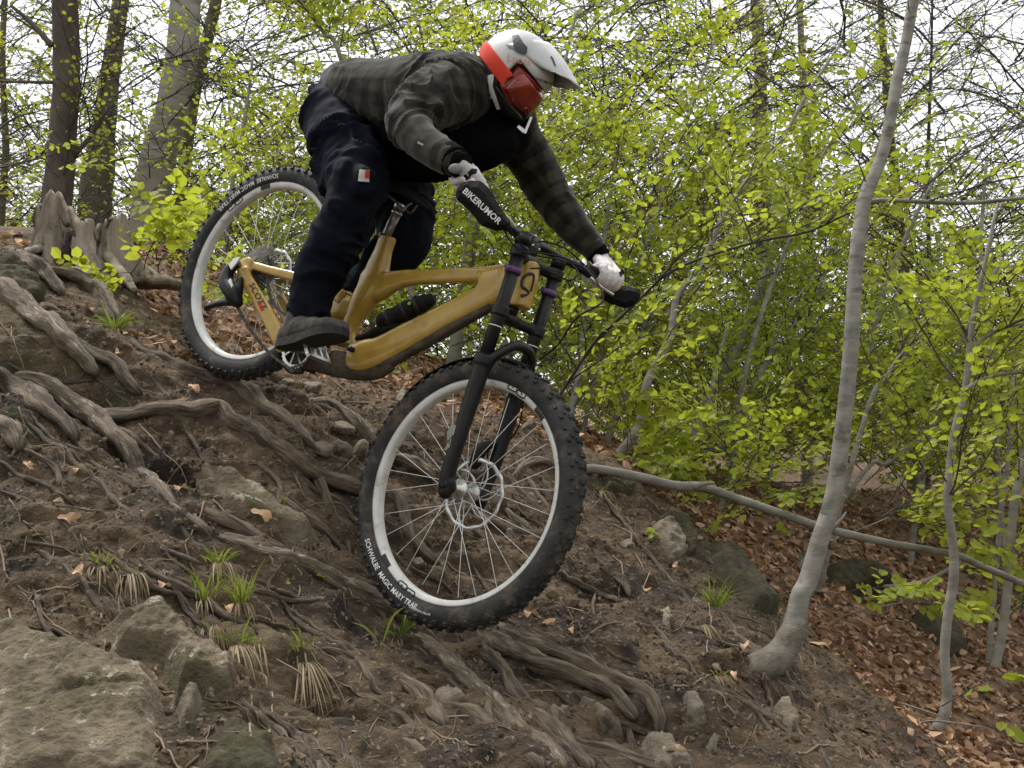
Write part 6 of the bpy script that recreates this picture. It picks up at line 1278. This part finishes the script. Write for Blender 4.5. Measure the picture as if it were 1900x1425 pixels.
def shell(off=0.):
    V = UVS.copy(); d = V
    ax_ = np.where(d[:, 0] > 0, .118, .132)+off; p = d*np.c_[ax_, np.full(len(d), .104+off), np.where(d[:, 2] > 0, .122, .128)+off]
    ch_ = sst(.0, -.6, d[:, 2])*sst(.1, .7, d[:, 0]); p[:, 0] += .052*ch_; p[:, 2] -= .0*ch_; p[:, 1] *= 1-.22*ch_
    br = sst(.15, .5, d[:, 2])*sst(.4, .85, d[:, 0])*(1-sst(.7, 1, d[:, 2])); p[:, 0] += .012*br
    nk = sst(-.2, -.8, d[:, 2])*sst(-.1, -.8, d[:, 0]); p[:, 0] += .03*nk
    return p, d
p, d = shell(); Fi = UVF; cen = np.array([p[list(f)].mean(0) for f in Fi])
port = (cen[:, 0] > .050) & (cen[:, 2] < .030) & (cen[:, 2] > -.075); bottom = cen[:, 2] < -.118
F1 = [f for f, a, b in zip(Fi, port, bottom) if not a and not b]; c1 = cen[~port & ~bottom]
mi = (c1[:, 2] < -.020).astype(int)
hel = make('helmet', hw(p)-rc0, F1, [M['helmet'], M['helmetblack']], rider, True, mi=mi); sm = hel.modifiers.new('s', 'SOLIDIFY'); sm.thickness = .018; sm.offset = -1
def hj(name, V, Fc, m, smooth=True, thick=0): 
    o = make(name, hw(V)-rc0, Fc, M[m], hel, smooth)
    if thick: s_ = o.modifiers.new('s', 'SOLIDIFY'); s_.thickness = thick; s_.offset = 1
    return o
# goggle strap: band lifted off the shell
p2, _ = shell(.003); k = np.array([(c[2] < -.016) and (c[2] > -.058) and c[0] < .070 for c in cen]); hj('goggle_strap', p2, [f for f, b in zip(Fi, k) if b], 'strap', True, .003)
# goggles: frame and lens bulging from the port
def goggle(r0, zc, hh, ww, x0, bul, name, m, th):
    V = []; n1, n2 = 18, 8; Fc = []
    for i in range(n1+1):
        a = (i/n1*2-1)*1.15
        for j in range(n2+1):
            b = j/n2*2-1; hz = hh*(1-.25*abs(a/1.15)**3); nose_cut = .012*math.exp(-(a/.25)**2) if b < 0 else 0; V.append((x0+bul*math.cos(a)-.010*b*b-.006*b, ww*math.sin(a), zc+hz*b+nose_cut))
    for i in range(n1):
        for j in range(n2):
            if th > .01 and 2 <= i < n1-2 and 1 <= j < n2-1: continue
            q = i*(n2+1)+j; Fc.append((q, q+1, q+n2+2, q+n2+1))
    return hj(name, V, Fc, m, True, th)
goggle(0, -.026, .052, .092, .022, .114, 'goggle_frame', 'frame_red', .012); goggle(0, -.025, .046, .088, .030, .114, 'goggle_lens', 'lens', .003)
# peak
V = []; n1, n2 = 16, 12
for i in range(n1+1):
    a = (i/n1*2-1)
    for j in range(n2+1):
        t = j/n2; x_ = -.012+.02*(1-a*a)+t*(.188-.060*a*a); y_ = a*(.110-.060*t); z_ = .124+.016*t-.026*t*t-.030*a*a*(1+.2*t)+.006*math.exp(-(a/.2)**2)*(1-t)+.004*math.exp(-((abs(a)-.55)/.08)**2); V.append((x_, y_, z_-.074*(a*a)*(1-t)**.7))
Fc = [(i*(n2+1)+j, i*(n2+1)+j+1, (i+1)*(n2+1)+j+1, (i+1)*(n2+1)+j) for i in range(n1) for j in range(n2)]; pk = hj('helmet_peak', V, Fc, 'helmet', True, .004); _pv = hw(np.array(V)); BVH = BVHTree.FromPolygons([Vector(v) for v in np.vstack([hw(p), _pv])], list(F1)+[tuple(i+len(p) for i in f) for f in Fc])
# chin bar stripes, vents, lettering
def patch(rows, m, name='print', off=.0015):
    """polygon in head-local side view (x,z) projected on the right side"""
    w = hw([(x_, -.2, z_) for x_, z_ in rows]); 
    return None
dec_poly([(950,66),(962,64),(970,78),(979,88),(977,101),(968,99),(954,92)], BVH, 'helmetblack', hel, 'vent', inv=rc0, off=.004, dflt=3.35)
dec_poly([(1021,104),(1025,104),(1032,122),(1029,122)], BVH, 'helmetblack', hel, 'vent', inv=rc0, off=.004, dflt=3.35)
M['peach'] = mat('pale_orange_print', (.50, .22, .14)); dec_text('Leatt', (938, 112), (56, 13), 23, BVH, 'peach', hel, rc0, bold=-.006, dflt=3.33, off=.004)
dec_text('BIKERUMOR', (988, 146), (40, 14), 7, BVH, 'darkprint', hel, rc0, dflt=3.33)
dec_poly([(889,138),(897,136),(905,150),(899,168),(893,166),(894,150)], BVH, 'white', hel, 'stripe', inv=rc0, dflt=3.4); dec_poly([(905,140),(917,136),(914,160),(928,202),(922,204),(906,165)], BVH, 'white', hel, 'stripe', inv=rc0, dflt=3.4)
dec_text('BIKERUMOR', (897, 140), (13, 50), 8.5, BVH, 'white', hel, rc0, bold=.01, dflt=3.38); dec_poly([(959,236),(963,232),(974,240),(984,216),(988,218),(976,248),(970,246)], BVH, 'white', hel, 'stripe', inv=rc0, dflt=3.3)
